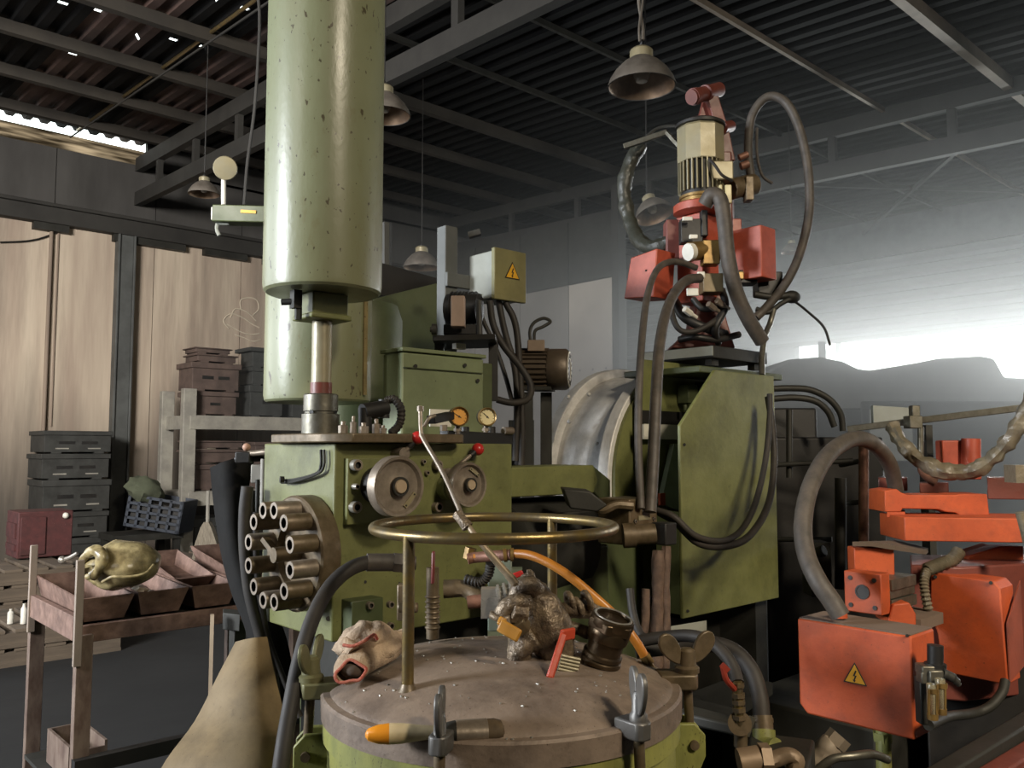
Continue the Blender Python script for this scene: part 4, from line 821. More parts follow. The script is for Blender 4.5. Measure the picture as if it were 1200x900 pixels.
for k in range(4):
    a = k*PI/2+0.6; obj('leg', MB().cyl((PC.x+0.2*math.cos(a), PC.y+0.2*math.sin(a), 0), (PC.x+0.2*math.cos(a), PC.y+0.2*math.sin(a), 0.5), 0.02, n=12), DARK, tk)
def lidz(r):
    pr = [(0.0, 0.053), (0.05, 0.053), (0.10, 0.050), (0.17, 0.041), (0.23, 0.028), (LR-0.024, 0.009), (LR-0.014, 0.001), (LR, 0.0)]
    for (a, h0), (b, h1) in zip(pr[:-1], pr[1:]):
        if r <= b: return LZ + h0+(h1-h0)*(r-a)/(b-a)
    return LZ
random.seed(11)
sp = MB()
for k in range(170):
    r = LR*math.sqrt(random.random())*0.97; a = random.random()*2*PI
    z = lidz(r) + 0.0006
    s_ = random.uniform(0.0007, 0.0028); sp.ball((PC.x+r*math.cos(a), PC.y+r*math.sin(a), z), (s_, s_*random.uniform(.6, 1.6), s_*0.7), 6, 4)
obj('metal_splash', sp, CHROME, ld, kind='stuff')
# tube ring handle on legs
RC = P(579, 617, 1.505); RR = 0.208
hr = obj('ring_handle', MB().torus(RC, RR, 0.0092, UP, 72, 14), BRONZETUBE, tk)
def hleg(px, front):
    dx = (px-579)/1000*1.5; dy = math.sqrt(max(0, RR**2-dx**2))*(-1 if front else 1)
    q = RC + RT*dx + FW*dy; rr = math.hypot(q.x-PC.x, q.y-PC.y)
    zb = lidz(rr)
    obj('handle_leg', MB().cyl((q.x, q.y, zb-0.01), (q.x, q.y, RC.z), 0.0095, n=16), BRONZETUBE, hr)
    obj('weld_foot', MB().lathe([(0.017, 0), (0.013, 0.006), (0.010, 0.014)], (q.x, q.y, zb-0.006), UP, 16), BROWNSTEEL, hr)
hleg(493, True); hleg(652, False)
# wing nut clamps on the rim
def clamp(ang, lift, wing_ang, mm=BROWNSTEEL, k=1.0):
    ang = math.radians(ang); d = RT*math.cos(ang) + FW*math.sin(ang); tt = UP.cross(d)
    q = Vector((PC.x, PC.y, LZ)) + d*(LR+0.012)
    def F(a, t_, z): return q + d*a + tt*t_ + UP*z
    lug = MB()
    for s in (-1, 1): lug.prism([F(-0.035, s*0.016, -0.16), F(0.012, s*0.016, -0.16), F(0.030, s*0.016, -0.12), F(0.030, s*0.016, -0.085), F(0.012, s*0.016, -0.066), F(-0.03, s*0.016, -0.066)], tt*(s*0.010))
    c = obj('clamp_lug', lug, POTGREEN, tk, bevel=0.002)
    obj('pivot_pin', MB().cyl(F(0.010, -0.032, -0.10), F(0.010, 0.032, -0.10), 0.008, n=14), BROWNSTEEL, c)
    obj('swing_bolt', MB().cyl(F(0.010, 0, -0.10), F(0.004, 0, 0.045+lift), 0.008, n=12), BROWNSTEEL, c)
    obj('slotted_ear', MB().prism([F(-0.045*k, -0.026*k, -0.012), F(0.016, -0.024*k, -0.012), F(0.022, -0.012*k, -0.012), F(0.022, 0.012*k, -0.012), F(0.016, 0.024*k, -0.012), F(-0.045*k, 0.026*k, -0.012)], UP*0.026), mm, c, bevel=0.003)
    n0 = F(0.006, 0, 0.014+lift)
    nut = obj('wing_nut', MB().lathe([(0.021*k, 0), (0.021*k, 0.008), (0.016*k, 0.012), (0.014*k, 0.036), (0.010*k, 0.040), (0.001, 0.040)], n0, UP, 24), mm, c)
    wa = d*math.cos(wing_ang)+tt*math.sin(wing_ang)
    for s in (-1, 1):
        ax_ = (wa*s*(0.75 if k == 1.0 else 0.25)+UP).normalized(); wn = ax_.cross(wa.cross(UP)).normalized(); side = wa.cross(UP).normalized()
        ctr = n0 + UP*0.040 + wa*(s*(0.030 if k == 1.0 else 0.017))
        pts = [ctr + ax_*(0.031*math.sin(t)) + wn*(0.0165*math.cos(t)*(1+0.25*math.sin(t))) for t in [2*PI*i/24 for i in range(24)]]
        obj('wing', MB().prism([p-side*0.004 for p in pts], side*0.008), mm, nut, bevel=0.002)
clamp(2, 0.0, math.radians(15))
clamp(-52, 0.0, math.radians(150), mat('grey_clamp_steel', '#6d6a66', 0.45, 0.4, dirt=0.5), 0.62)
clamp(-104.5, -0.012, math.radians(192), MATS['grey_clamp_steel'], 0.55)
clamp(-172, 0.0, math.radians(75), mat('olive_clamp', '#6d6a48', 0.5, 0.2, dirt=0.4))
# rim dents: lug bracket at the right front of the lid
q = P(735, 850, 1.34)
# ------------- valve cluster on the lid
vt = thing('valve_cluster', 'grimy valve cluster with amber and red handles in the middle of the lid', 'valve', P(640, 770, 1.52))
def lump(px, py, d, r, seed, amp=0.25, rot=None):
    return MB().ball(P(px, py, d), r, 28, 18, rot=rot, fn=lambda p, dd: p*(1+amp*mnoise.noise(dd*2.2+Vector((seed, 0, 0)))+amp*0.4*mnoise.noise(dd*6+Vector((0, seed, 0)))))
CY = Matrix.Rotation(-YAW, 3, 'Z')
vb_ = lump(642, 735, 1.47, (0.040, 0.042, 0.074), 1.0, 0.12, CY @ Matrix.Rotation(math.radians(-18), 3, 'Y'))
vb_.tube([P(618, 672, 1.47), P(626, 695, 1.47), P(640, 718, 1.47)], [0.012, 0.018, 0.03], 12, wob=0.2).tube([P(606, 776, 1.45), P(612, 757, 1.45), P(628, 745, 1.45)], [0.018, 0.02, 0.025], 12, wob=0.2)
soft(obj('body', vb_, GRIMY, vt))
vk = MB().tube([P(588, 722, 1.42), P(594, 712, 1.42), P(606, 706, 1.42), P(618, 708, 1.43)], 0.015, 14).ring(P(586, 727, 1.42), P(588, 721, 1.42), 0.012, 0.020, 20)
soft(obj('elbow', vk, GRIMY, vt))
obj('elbow', MB().tube([P(606, 700, 1.45), P(610, 690, 1.45), P(620, 686, 1.45), P(630, 694, 1.46)], 0.016, 14), GRIMY, vt)
obj('hex_union', MB().hexn(P(598, 716, 1.415), P(615, 720, 1.425), 0.020), GRIMY, vt, bevel=0.002)
obj('hex_union', MB().hexn(P(604, 726, 1.415), P(612, 738, 1.425), 0.018), BROWNSTEEL, vt, bevel=0.002)
obj('hex_plug', MB().hexn(P(592, 734, 1.41), P(590, 722, 1.41), 0.013), RAWSTEEL, vt, bevel=0.002)
obj('web_plate', MB().prism([P(617, 668, 1.46), P(623, 668, 1.46), P(640, 700, 1.455), P(662, 742, 1.45), P(650, 748, 1.45), P(628, 706, 1.455), P(619, 690, 1.46)], FW*0.012), GRIMY, vt, bevel=0.002)
obj('ball_foot', MB().ball(P(614, 757, 1.43), 0.017, 18, 12), GRIMY, vt)
vn = MB()
for px, py in ((668, 705), (677, 712), (688, 704)):
    vn.torus(P(px, py, 1.5), 0.014, 0.006, RT+UP*0.3+FW*0.3, 20, 8)
vn.tube([P(660, 716, 1.5), P(675, 712, 1.5), P(692, 716, 1.52), P(702, 722, 1.53)], 0.016, 12, wob=0.3).tube([P(668, 735, 1.48), P(680, 738, 1.48), P(690, 742, 1.47)], 0.011, 10, wob=0.2)
soft(obj('side_pipework', vn, GRIMY, vt, kind='stuff'))
vc = MB().cyl(P(583, 700, 1.5), P(605, 694, 1.5), 0.017, n=18)
for k in range(3): vc.ring(P(584+k*7, 700-k*2, 1.5), P(587+k*7, 699.4-k*2, 1.5), 0.014, 0.022, 20)
obj('hose_clamp', vc.box(P(574, 706, 1.52), (0.03, 0.03, 0.05), CY), CHROME, vt)
ah = smooth([P(584, 729, 1.40), P(590, 736, 1.395), P(606, 748, 1.385)], 6)
obj('amber_handle', MB().obox(P(585, 732, 1.39), P(609, 746, 1.375), 0.021, 0.007, up=FW).obox(P(586, 733, 1.39), P(590, 724, 1.40), 0.013, 0.007, up=FW), YELLOWPL, vt, bevel=0.003, label='amber yellow flat valve handle')
obj('red_handle', MB().obox(P(661, 742, 1.395), P(644, 795, 1.365), 0.012, 0.007, up=FW).obox(P(657, 745, 1.395), P(673, 742, 1.42), 0.019, 0.007, up=FW), REDHANDLE, vt, bevel=0.003, label='red orange flat valve handle')
cap0, cap1 = P(666, 772, 1.42), P(659, 789, 1.40)
cm_ = MB()
for k in range(6):
    a_ = cap0.lerp(cap1, k/6.0); b_ = cap0.lerp(cap1, (k+0.62)/6.0); cm_.cyl(P(658+(-1.0*k), 768+3.9*k, 1.394), P(680-(1.0*k), 773+3.9*k, 1.402), 0.0026, n=8)
kx = (P(684, 776, 1.43)-P(661, 770, 1.41)).normalized()
obj('ribbed_knob', MB().box((P(661, 770, 1.42)+P(677, 793, 1.42))/2, (0.026, 0.022, 0.030), CY @ Matrix.Rotation(math.radians(14), 3, 'Y')), BROWNSTEEL, vt, bevel=0.005)
obj('knob_ribs', cm_, CREAM, vt, kind='stuff')
cq0, cq1 = P(698, 795, 1.46), P(719, 722, 1.44)
ca_ = (cq1-cq0); L = ca_.length
cp = obj('coupling', MB().lathe([(0.020, -0.03), (0.026, 0.0), (0.030, L*0.05), (0.030, L*0.26), (0.034, L*0.28), (0.034, L*0.33), (0.031, L*0.35), (0.033, L*0.37), (0.033, L*0.42), (0.029, L*0.44), (0.030, L*0.62), (0.034, L*0.64), (0.036, L*0.80), (0.034, L*0.83), (0.037, L*0.88), (0.036, L*0.985), (0.033, L), (0.028, L), (0.0265, L*0.96), (0.0265, L*0.7), (0.001, L*0.7)], cq0, ca_, 40), mat('brown_coupling_steel', '#5a4a36', 0.35, 0.75, col2='#42372a', scale=12, dirt=0.35), vt)
obj('bright_lip', MB().torus(cq0+ca_*0.995, 0.0305, 0.0022, ca_, 40, 8), CHROME, cp)
obj('hex_collar', MB().hexn(cq0+ca_*0.80, cq0+ca_*0.95, 0.0405), MATS['brown_coupling_steel'], cp, bevel=0.002)
obj('thread', MB().torus(cq0+ca_*0.93, 0.0262, 0.0014, ca_, 40, 6).torus(cq0+ca_*0.88, 0.0262, 0.0014, ca_, 40, 6).torus(cq0+ca_*0.83, 0.0262, 0.0014, ca_, 40, 6), RAWSTEEL, cp)
obj('coupling_seat', MB().cyl(P(694, 806, 1.47), P(700, 790, 1.465), 0.026, n=24), POTGREEN, vt)
for px, d in ((600, 1.5), (653, 1.62)):
    pass
obj('riser', MB().cyl(P(600, 783, 1.53), P(601, 735, 1.53), 0.0085, n=14).hexn(P(600, 785, 1.53), P(600, 779, 1.53), 0.015), BROWNSTEEL, vt)
obj('base_boss', MB().lathe([(0.07, -0.02), (0.066, 0.012), (0.045, 0.02), (0.001, 0.02)], P(650, 785, 1.52), UP, 28), DARK, vt)
obj('red_tap', MB().obox(P(600, 676, 1.55), P(613, 671, 1.55), 0.008, 0.010), REDPL, vt, bevel=0.002)
# amber hose over the lid
ao = [P(556, 653, 1.70), P(575, 652, 1.69), P(605, 649, 1.66), P(628, 653, 1.63), P(660, 670, 1.60), P(695, 698, 1.58), P(725, 726, 1.57), P(744, 750, 1.56), P(757, 772, 1.56)]
t = thing('amber_hose', 'amber orange hose arching over the valve cluster to the lid rim', 'hose', ao[-1])
obj('hose', MB().tube(ao, 0.0085, 14, 8), ORANGEHOSE, t)
obj('copper_end', MB().tube([P(548, 655, 1.70), P(560, 653, 1.70), P(600, 650, 1.665)], 0.0105, 14), COPPER, t)
obj('clip', MB().ring(P(590, 651, 1.67), P(594, 650.5, 1.67), 0.009, 0.013, 18).ring(P(598, 650, 1.665), P(602, 650, 1.665), 0.009, 0.013, 18), BRASS, t)
obj('end_fitting', MB().hexn(P(755, 768, 1.56), P(761, 778, 1.56), 0.011).cyl(P(760, 777, 1.56), P(765, 785, 1.56), 0.007, n=10), BRASS, t)
# wand leaning over the ring handle
wd = [P(492.5, 476, 1.58), P(493.5, 505, 1.57), P(497, 516, 1.56), P(520, 556, 1.51), P(544, 610, 1.43)]
t = thing('hooked_wand', 'thin steel wand with a worn handle leaning across the ring handle', 'rod', P(600, 690, 1.4))
obj('rod', MB().tube(wd, 0.0042, 10, 5).cyl(P(492.5, 476, 1.58), P(492.6, 482, 1.58), 0.0065, n=10), RAWSTEEL, t)
obj('grip', MB().tube([P(545, 610, 1.43), P(560, 632, 1.41), P(588, 665, 1.40), P(602, 681, 1.395), P(605, 686, 1.395)], [0.004, 0.005, 0.0062, 0.007, 0.0055], 12), mat('worn_wand_grip', '#94836a', 0.5, 0.3, scale=20, dirt=0.4), t)
obj('grip_sleeve', MB().tube([P(536, 602, 1.44), P(542, 610, 1.43), P(548, 618, 1.425)], 0.010, 10, wob=0.3), GRIMY, t)
# coiled pipe nipples left of centre
t = thing('red_lever_valve', 'upright valve with a short red lever beside the left handle leg', 'valve', P(508, 740, 1.62))
obj('threaded_body', MB().cyl(P(507, 748, 1.62), P(507, 665, 1.62), 0.012, n=16), BROWNSTEEL, t)
for k in range(7): obj('thread_ring', MB().torus(P(507, 735-k*6, 1.62), 0.0125, 0.0022, UP, 20, 6), BROWNSTEEL, t)
obj('red_lever', MB().obox(P(507, 684, 1.60), P(508, 646, 1.60), 0.006, 0.018, up=FW), mat('dark_red_lever', '#6a2d2a', 0.5, dirt=0.3), t, bevel=0.003)
t = thing('pipe_fittings', 'cluster of dark pipe elbows on the machine behind the left handle leg', 'fittings', P(545, 700, 1.85))
obj('elbow', MB().tube([P(520, 690, 1.85), P(545, 690, 1.85), P(560, 700, 1.84), P(572, 705, 1.83)], 0.019, 12, wob=0.15), BROWNSTEEL, t)
obj('union', MB().hexn(P(575, 703, 1.82), P(586, 703, 1.82), 0.024).cyl(P(548, 706, 1.82), P(575, 703, 1.82), 0.014, n=12), COPPER, t)
cp2 = smooth([P(545, 678, 1.84), P(562, 682, 1.83), P(572, 674, 1.82), P(575, 660, 1.81)], 9)
obj('ribbed_hose', MB().tube(cp2, [0.011 if i % 2 else 0.0085 for i in range(len(cp2))], 10, sm=False), RUBBER, t)
obj('bracket', MB().plan([(572, 1.86), (600, 1.86), (600, 1.92), (572, 1.92)], P(580, 740, 1.86).z, P(580, 655, 1.86).z), mat('grey_green_bracket', '#747e70', 0.5, dirt=0.4), t, bevel=0.003)
obj('brass_plug', MB().hexn(P(552, 642, 1.78), P(549, 655, 1.78), 0.012), BRASS, t)
t2 = thing('hanging_tap', 'small brown tap block between the ring handle and machine front', 'valve', P(460, 690, 1.75))
obj('tap_body', MB().box(P(475, 705, 1.72), (0.03, 0.03, 0.07), CY).cyl(P(466, 712, 1.7), P(490, 712, 1.7), 0.01, n=10), BROWNSTEEL, t2, bevel=0.003)
# ------------- cotton glove on the lid
gt = thing('work_glove', 'dirty cream cotton work glove with red cuff edge on the lid', 'glove', P(430, 795, 1.45))
# the glove lies palm down: cuff opening towards the camera, wrist folded over, fingers trailing to the right
def gf(seed, amp): return lambda p, dd: p*(1+amp*mnoise.noise(dd*2.4+Vector((seed, 0, 2)))+0.10*mnoise.noise(dd*6+Vector((0, seed, 0))))
G = MB().rings([[P(c[0], c[1], c[2]) + RT*(c[3]*math.cos(t)) + (UP*math.sin(c[5])+FW*math.cos(c[5]))*(c[4]*math.sin(t))*(1+0.16*math.sin(3*t+c[0])) for t in [2*PI*i/22 for i in range(22)]]
    for c in ((411, 788, 1.385, 0.023, 0.016, 1.2), (409, 787, 1.39, 0.027, 0.020, 1.2), (414, 780, 1.41, 0.031, 0.024, 1.3), (423, 772, 1.43, 0.033, 0.026, 1.35), (436, 763, 1.45, 0.036, 0.030, 1.4), (450, 758, 1.47, 0.030, 0.026, 1.4), (463, 753, 1.49, 0.024, 0.018, 1.4))], cap0=False)
obj('palm', G, GLOVE, gt, sub=1)
F4 = MB().ball(P(424, 752, 1.46), (0.048, 0.036, 0.030), 24, 16, rot=CY @ Matrix.Rotation(math.radians(-24), 3, 'Y'), fn=gf(4.0, 0.22))
soft(obj('folded_back', F4, GLOVE, gt))
for k, (pts, r) in enumerate((([(432, 738, 1.47), (447, 739, 1.49), (460, 748, 1.50), (473, 744, 1.52)], [0.013, 0.015, 0.014, 0.011]), ([(438, 748, 1.46), (456, 751, 1.48), (472, 752, 1.50), (481, 746, 1.51)], [0.013, 0.014, 0.013, 0.010]), ([(436, 768, 1.44), (452, 764, 1.45), (463, 757, 1.47), (470, 754, 1.48)], [0.012, 0.013, 0.012, 0.009]), ([(415, 764, 1.42), (408, 755, 1.43), (402, 752, 1.44)], [0.014, 0.012, 0.008]))):
    obj('finger', MB().tube([P(*p) for p in pts], r, 12, 6, wob=0.12), GLOVE, gt)
cuff = [P(411, 788, 1.385) + RT*(0.023*math.cos(t)*(1+0.2*math.sin(2*t))) + (UP*math.sin(1.2)+FW*math.cos(1.2))*(0.016*math.sin(t))*(1+0.22*math.sin(3*t+411)) for t in [2*PI*i/22 for i in range(22)]]
obj('cuff_edge', MB().tube(cuff, 0.0026, 8, 2, closed=True), CUFFRED, gt)
obj('red_hem', MB().tube([P(402, 756, 1.405), P(414, 757, 1.40), P(427, 751, 1.405), P(438, 744, 1.42), P(442, 749, 1.43)], 0.0028, 8), CUFFRED, gt)
obj('dark_cuff_fill', MB().ball(P(414, 784, 1.405), (0.021, 0.02, 0.014), 14, 10, rot=CY), mat('cuff_fill', '#51453c', 0.95, bump=0.5), gt)  # dark ball filling the cuff so that it looks open
# ------------- paint brush lying on the rim
bt = thing('paint_brush', 'paint brush with orange tipped cream handle lying on the lid rim', 'brush', P(470, 862, 1.26))
bd0, bd1 = P(428, 861, 1.205), P(590, 855, 1.232)
def along(f, dz=0): return bd0.lerp(bd1, f)+UP*dz
def flat(fs, m, nm, lab=None, th=0.012):
    rs = []
    axd = (bd1-bd0).normalized(); sd = UP.cross(axd)
    for f, wv, tv in fs: rs.append([along(f) + sd*(wv*math.cos(t)) + UP*(tv*math.sin(t)) for t in [2*PI*i/16 for i in range(16)]])
    return obj(nm, MB().rings(rs), m, bt, label=lab)
flat([(0.0, 0.003, 0.003), (0.02, 0.009, 0.008), (0.09, 0.012, 0.0125), (0.17, 0.013, 0.014)], ORANGEPL, 'handle_tip', 'orange dipped handle tip')
flat([(0.17, 0.013, 0.014), (0.26, 0.013, 0.0135), (0.40, 0.011, 0.010), (0.55, 0.010, 0.008)], mat('cream_brush_handle', '#d8c49a', 0.5, dirt=0.35, dirtcol='#5a4630'), 'handle')
flat([(0.54, 0.011, 0.008), (0.58, 0.016, 0.012), (0.64, 0.020, 0.014), (0.66, 0.020, 0.014)], DARK, 'throat')
flat([(0.65, 0.021, 0.0145), (0.88, 0.022, 0.0155)], RAWSTEEL, 'ferrule')
flat([(0.87, 0.021, 0.0145), (0.93, 0.022, 0.015), (0.985, 0.021, 0.012), (1.0, 0.016, 0.006)], BRISTLE, 'bristles')
# ------------- hoses and sheet metal left of the tank
t = thing('tank_feed_hose', 'thick black hose curving from the tank valve down past the left clamp', 'hose', P(325, 900, 1.5))
hp = [P(452, 660, 1.62), P(432, 659, 1.61), P(408, 668, 1.58), P(385, 690, 1.55), P(366, 726, 1.51), P(351, 775, 1.47), P(340, 830, 1.43), P(331, 885, 1.39), P(322, 960, 1.36)]
obj('hose', MB().tube(hp, 0.0135, 16, 8), RUBBER, t)
obj('crimp_sleeve', MB().cyl(P(430, 659, 1.61), P(461, 659, 1.625), 0.0165, n=20), HOSE, t)
obj('union_nut', MB().hexn(P(461, 659, 1.625), P(474, 660, 1.63), 0.019).cyl(P(474, 660, 1.63), P(487, 660, 1.635), 0.013, n=14), HOSE, t)
rows = [[P(246, 548, 2.44), P(262, 541, 2.40), P(282, 535, 2.42), P(300, 531, 2.45)], [P(250, 590, 2.42), P(264, 586, 2.37), P(280, 582, 2.38), P(291, 580, 2.42)], [P(258, 645, 2.40), P(270, 643, 2.35), P(284, 640, 2.36), P(294, 640, 2.40)],
        [P(271, 695, 2.37), P(284, 695, 2.32), P(300, 694, 2.33), P(312, 692, 2.37)], [P(290, 748, 2.32), P(306, 748, 2.28), P(322, 748, 2.29), P(336, 748, 2.32)], [P(300, 830, 2.30), P(318, 830, 2.26), P(336, 830, 2.27), P(350, 830, 2.30)]]
_tag(obj('rubber_apron', patch(rows, 0.005), mat('black_rubber_sheet', '#161514', 0.85, dirt=0.3, dirtcol='#2a221c', spec=0.2)), 'curved black rubber splash sheet hanging left of the bolted flange', 'sheet')
t = thing('tool_rail', 'dark clamp rail with hooked tools above the black rubber sheet', 'rail', P(300, 545, 2.30))
obj('rail', MB().tube([P(277, 538, 2.34), P(300, 537, 2.32), P(322, 536, 2.32), P(338, 545, 2.30)], 0.010, 10), BLACK, t)
obj('pink_knob', MB().ball(P(289, 524, 2.33), 0.011, 12, 8), mat('dusty_knob', '#b08a74', 0.6), t)
obj('wing_hook', MB().tube([P(285, 532, 2.30), P(300, 531, 2.29), P(316, 530, 2.28), P(330, 536, 2.27), P(336, 545, 2.27)], [0.006, 0.008, 0.009, 0.010, 0.005], 10), RAWSTEEL, t)
obj('clamp_block', MB().box(P(286, 536, 2.30), (0.04, 0.03, 0.03), CY), BLACK, t, bevel=0.003)
obj('pale_lug', MB().box(P(301, 555, 2.30), (0.03, 0.012, 0.05), CY), SHELFSTEEL, t, bevel=0.003)
for k, (px, y0_, y1_, r) in enumerate(((309, 538, 592, 0.008), (317, 540, 580, 0.006), (302, 562, 615, 0.006), (296, 575, 600, 0.007))):
    obj('hanging_rod', MB().cyl(P(px, y0_, 2.28), P(px-1, y1_, 2.27), r, n=10), SHELFSTEEL if k in (0, 1) else DARK, t)
hs = [([(290, 570), (287, 600), (287, 640), (292, 690), (303, 735), (318, 790), (325, 860), (330, 930)], 0.016, 'thick black hose running down beside the black rubber sheet'), ([(300, 600), (300, 650), (303, 690), (309, 730), (316, 760), (322, 800)], 0.009, 'thinner black hose running down just left of the bolted flange'), ([(306, 690), (312, 740), (330, 790), (352, 840)], 0.008, 'short dark hose under the bolted flange')]
for pts, r, lab in hs: _tag(obj('side_hose', MB().tube([P(x, y, 2.23) for x, y in pts], r, 12), RUBBER), lab, 'hose', 'black hoses left of the machine')
rows = [[P(276, 752, 1.92), P(288, 749, 1.89), P(300, 747, 1.88), P(313, 746, 1.90)], [P(256, 790, 1.85), P(277, 788, 1.81), P(300, 788, 1.80), P(322, 790, 1.83)], [P(228, 845, 1.78), P(262, 845, 1.73), P(300, 846, 1.71), P(336, 850, 1.75)], [P(186, 905, 1.68), P(240, 905, 1.63), P(296, 908, 1.61), P(345, 912, 1.65)], [P(150, 1000, 1.6), P(215, 1000, 1.55), P(280, 1000, 1.53), P(345, 1000, 1.57)]]
_tag(obj('sheet_chute', patch(rows, 0.006), TAN), 'tan stained sheet metal chute leaning in the lower left foreground', 'chute')
# ================================================================ RUSTY BIN STAND
bs = thing('bin_stand', 'rusty brown steel stand with tall posts carrying a row of sloped bins', 'stand', (1.3, 3.5, 0))
SX0, SX1, SY0, SY1, SZ = 0.905, 1.72, 3.245, 3.86, 0.975
obj('top_rail', MB().rng(SX0, SX1, SY0-0.012, SY0+0.012, SZ-0.05, SZ+0.01), WOODRUST, bs, bevel=0.002)
obj('top_rail', MB().rng(SX0, SX1, SY1-0.012, SY1+0.012, SZ-0.05, SZ+0.01), WOODRUST, bs, bevel=0.002)
obj('end_rail', MB().rng(SX0-0.006, SX0+0.018, SY0, SY1, SZ-0.04, SZ+0.045), WOODRUST, bs, bevel=0.002)
obj('end_rail', MB().rng(SX1-0.018, SX1+0.006, SY0, SY1, SZ-0.04, SZ+0.01), WOODRUST, bs, bevel=0.002)
obj('tray', MB().rng(SX0, SX1, SY0, SY1, SZ-0.012, SZ-0.006), DARK, bs)
for x, yy in ((SX0, SY0), (SX0, SY1), (SX1, SY0), (SX1, SY1)):
    obj('leg', MB().rng(x, x+0.055, yy-0.03, yy+0.004, 0, SZ-0.02), POSTRUST, bs, bevel=0.003)
    if x == SX0: obj('post', MB().rng(x-0.012, x+0.014, yy-0.045, yy-0.028, SZ-0.12 if yy == SY0 else SZ-0.1, 1.215), SHELFSTEEL if 0 else mat('pale_post', '#85786c', 0.6, dirt=0.4, stretch=(1, 1, 0.3)), bs, bevel=0.002)
obj('low_rail', MB().rng(SX0, SX1+0.4, SY0-0.06, SY0-0.02, 0.495, 0.545), BLACK, bs)
obj('low_tray', MB().rng(SX0-0.01, SX0+0.2, SY0+0.02, SY0+0.55, 0.40, 0.415), DARK, bs)
for i, (x, yy) in enumerate(((SX0+0.02, SY0+0.12), (SX0+0.3, SY0+0.12))): pass
def bin_(cx, y0, y1, z, wt, wb, h, label, tilt=0):
    t = thing('parts_bin', label, 'bin', (cx, (y0+y1)/2, z), 'sloped rusty bins on the stand')
    th = 0.006
    def sec(y, w_, zz): return [Vector((cx-w_/2, y, zz)), Vector((cx+w_/2, y, zz))]
    ins = 0.03
    A = [Vector((cx-wb/2, y0+ins, z)), Vector((cx+wb/2, y0+ins, z)), Vector((cx+wb/2, y1-ins, z)), Vector((cx-wb/2, y1-ins, z))]
    B = [Vector((cx-wt/2, y0, z+h)), Vector((cx+wt/2, y0, z+h)), Vector((cx+wt/2, y1, z+h+0.02)), Vector((cx-wt/2, y1, z+h+0.02))]
    ctr = Vector((cx, (y0+y1)/2, z+h/2))
    obj('bottom', MB().prism(A, (0, 0, th)), WOODRUST, t)
    for k in range(4):
        q = [A[k], A[(k+1) % 4], B[(k+1) % 4], B[k]]; n_ = (q[1]-q[0]).cross(q[2]-q[0]).normalized()
        if n_.dot(ctr-q[0]) < 0: n_ = -n_
        obj('side' if k % 2 else 'end', MB().prism(q, n_*th), WOODRUST, t)
    if tilt: t.rotation_euler = (tilt, 0, 0)
    return t
for i in range(4):
    bin_(SX0+0.105+i*0.198, SY0+0.0, SY1-0.02, SZ+0.014, 0.185, 0.135, 0.085, ('first sloped bin from the near post, under the yellow shell', 'second sloped bin from the near post, holding loose scrap', 'third sloped bin from the near post on the rusty stand', 'fourth bin, darkest and nearest to the black rubber sheet')[i])
bin_(SX0+0.50, SY0+0.20, SY1+0.0, SZ+0.085, 0.17, 0.13, 0.045, 'upper tilted bin lying on the third sloped bin', 0.12)
bin_(SX0+0.72, SY0+0.16, SY1-0.05, SZ+0.10, 0.2, 0.15, 0.05, 'upper right bin lying on the fourth sloped bin', 0.10)
random.seed(5)
for k in range(5):
    _tag(obj('scrap_piece', MB().ball((SX0+0.27+random.uniform(0, .08), SY0+0.12+0.09*k, SZ+0.05), (0.03, 0.035, 0.02), 10, 7, fn=lambda p, d, k=k: p*(1+0.4*mnoise.noise(d*2+Vector((k, 0, 0))))), ALU if k % 2 else BROWNSTEEL), f'rough metal scrap lump in the second sloped bin, {("nearest", "second", "third", "fourth", "farthest")[k]} from its front end', 'scrap', 'scrap lumps in the second bin')
sc = P(139, 662, 3.12)
def shell(p, d):
    q = Vector(p); 
    k = 1 + 0.10*mnoise.noise(d*1.8+Vector((3, 1, 0)))
    q *= k
    if d.x < -0.1: q.z += 0.030*(-d.x)**1.0*(-1 if d.z > 0.2 else 0.6); 
    dent = max(0, 1-((Vector((d.x+0.35, d.y+0.70, d.z+0.40))).length/0.55)); q -= d*(0.045*dent)
    return q
sh = MB().ball(sc, (0.148, 0.11, 0.088), 44, 28, rot=CY @ Matrix.Rotation(math.radians(-3), 3, 'Y'), fn=shell)
sht = thing('dented_shell', 'dusty yellowed rounded shell lying across the first two sloped bins', 'shell', sc-UP*0.085)
obj('body', sh, YELLOWSHELL, sht)
obj('curled_lip', MB().tube([P(94, 672, 3.06), P(98, 655, 3.04), P(112, 645, 3.02), P(120, 655, 3.0), P(112, 672, 3.02), P(103, 676, 3.04)], [0.012, 0.016, 0.02, 0.022, 0.018, 0.012], 14, wob=0.2), YELLOWSHELL, sht)
obj('rim_fold', MB().tube([P(120, 682, 2.99), P(132, 676, 2.98), P(150, 676, 2.99), P(170, 672, 3.02), P(180, 662, 3.06)], 0.005, 8), YELLOWSHELL, sht)
_tag(obj('floor_stake', MB().plan([(251.5, 2.7), (256, 2.7), (256, 2.72), (251.5, 2.72)], 0.6, P(253, 721, 2.7).z).rng(P(253, 525, 2.71).x-0.05, P(253, 525, 2.71).x+0.05, P(253, 525, 2.71).y-0.05, P(253, 525, 2.71).y+0.05, 0, 0.6), mat('pale_stake', '#b09a80', 0.6)), 'thin pale upright stake behind the tan sheet chute', 'stake')
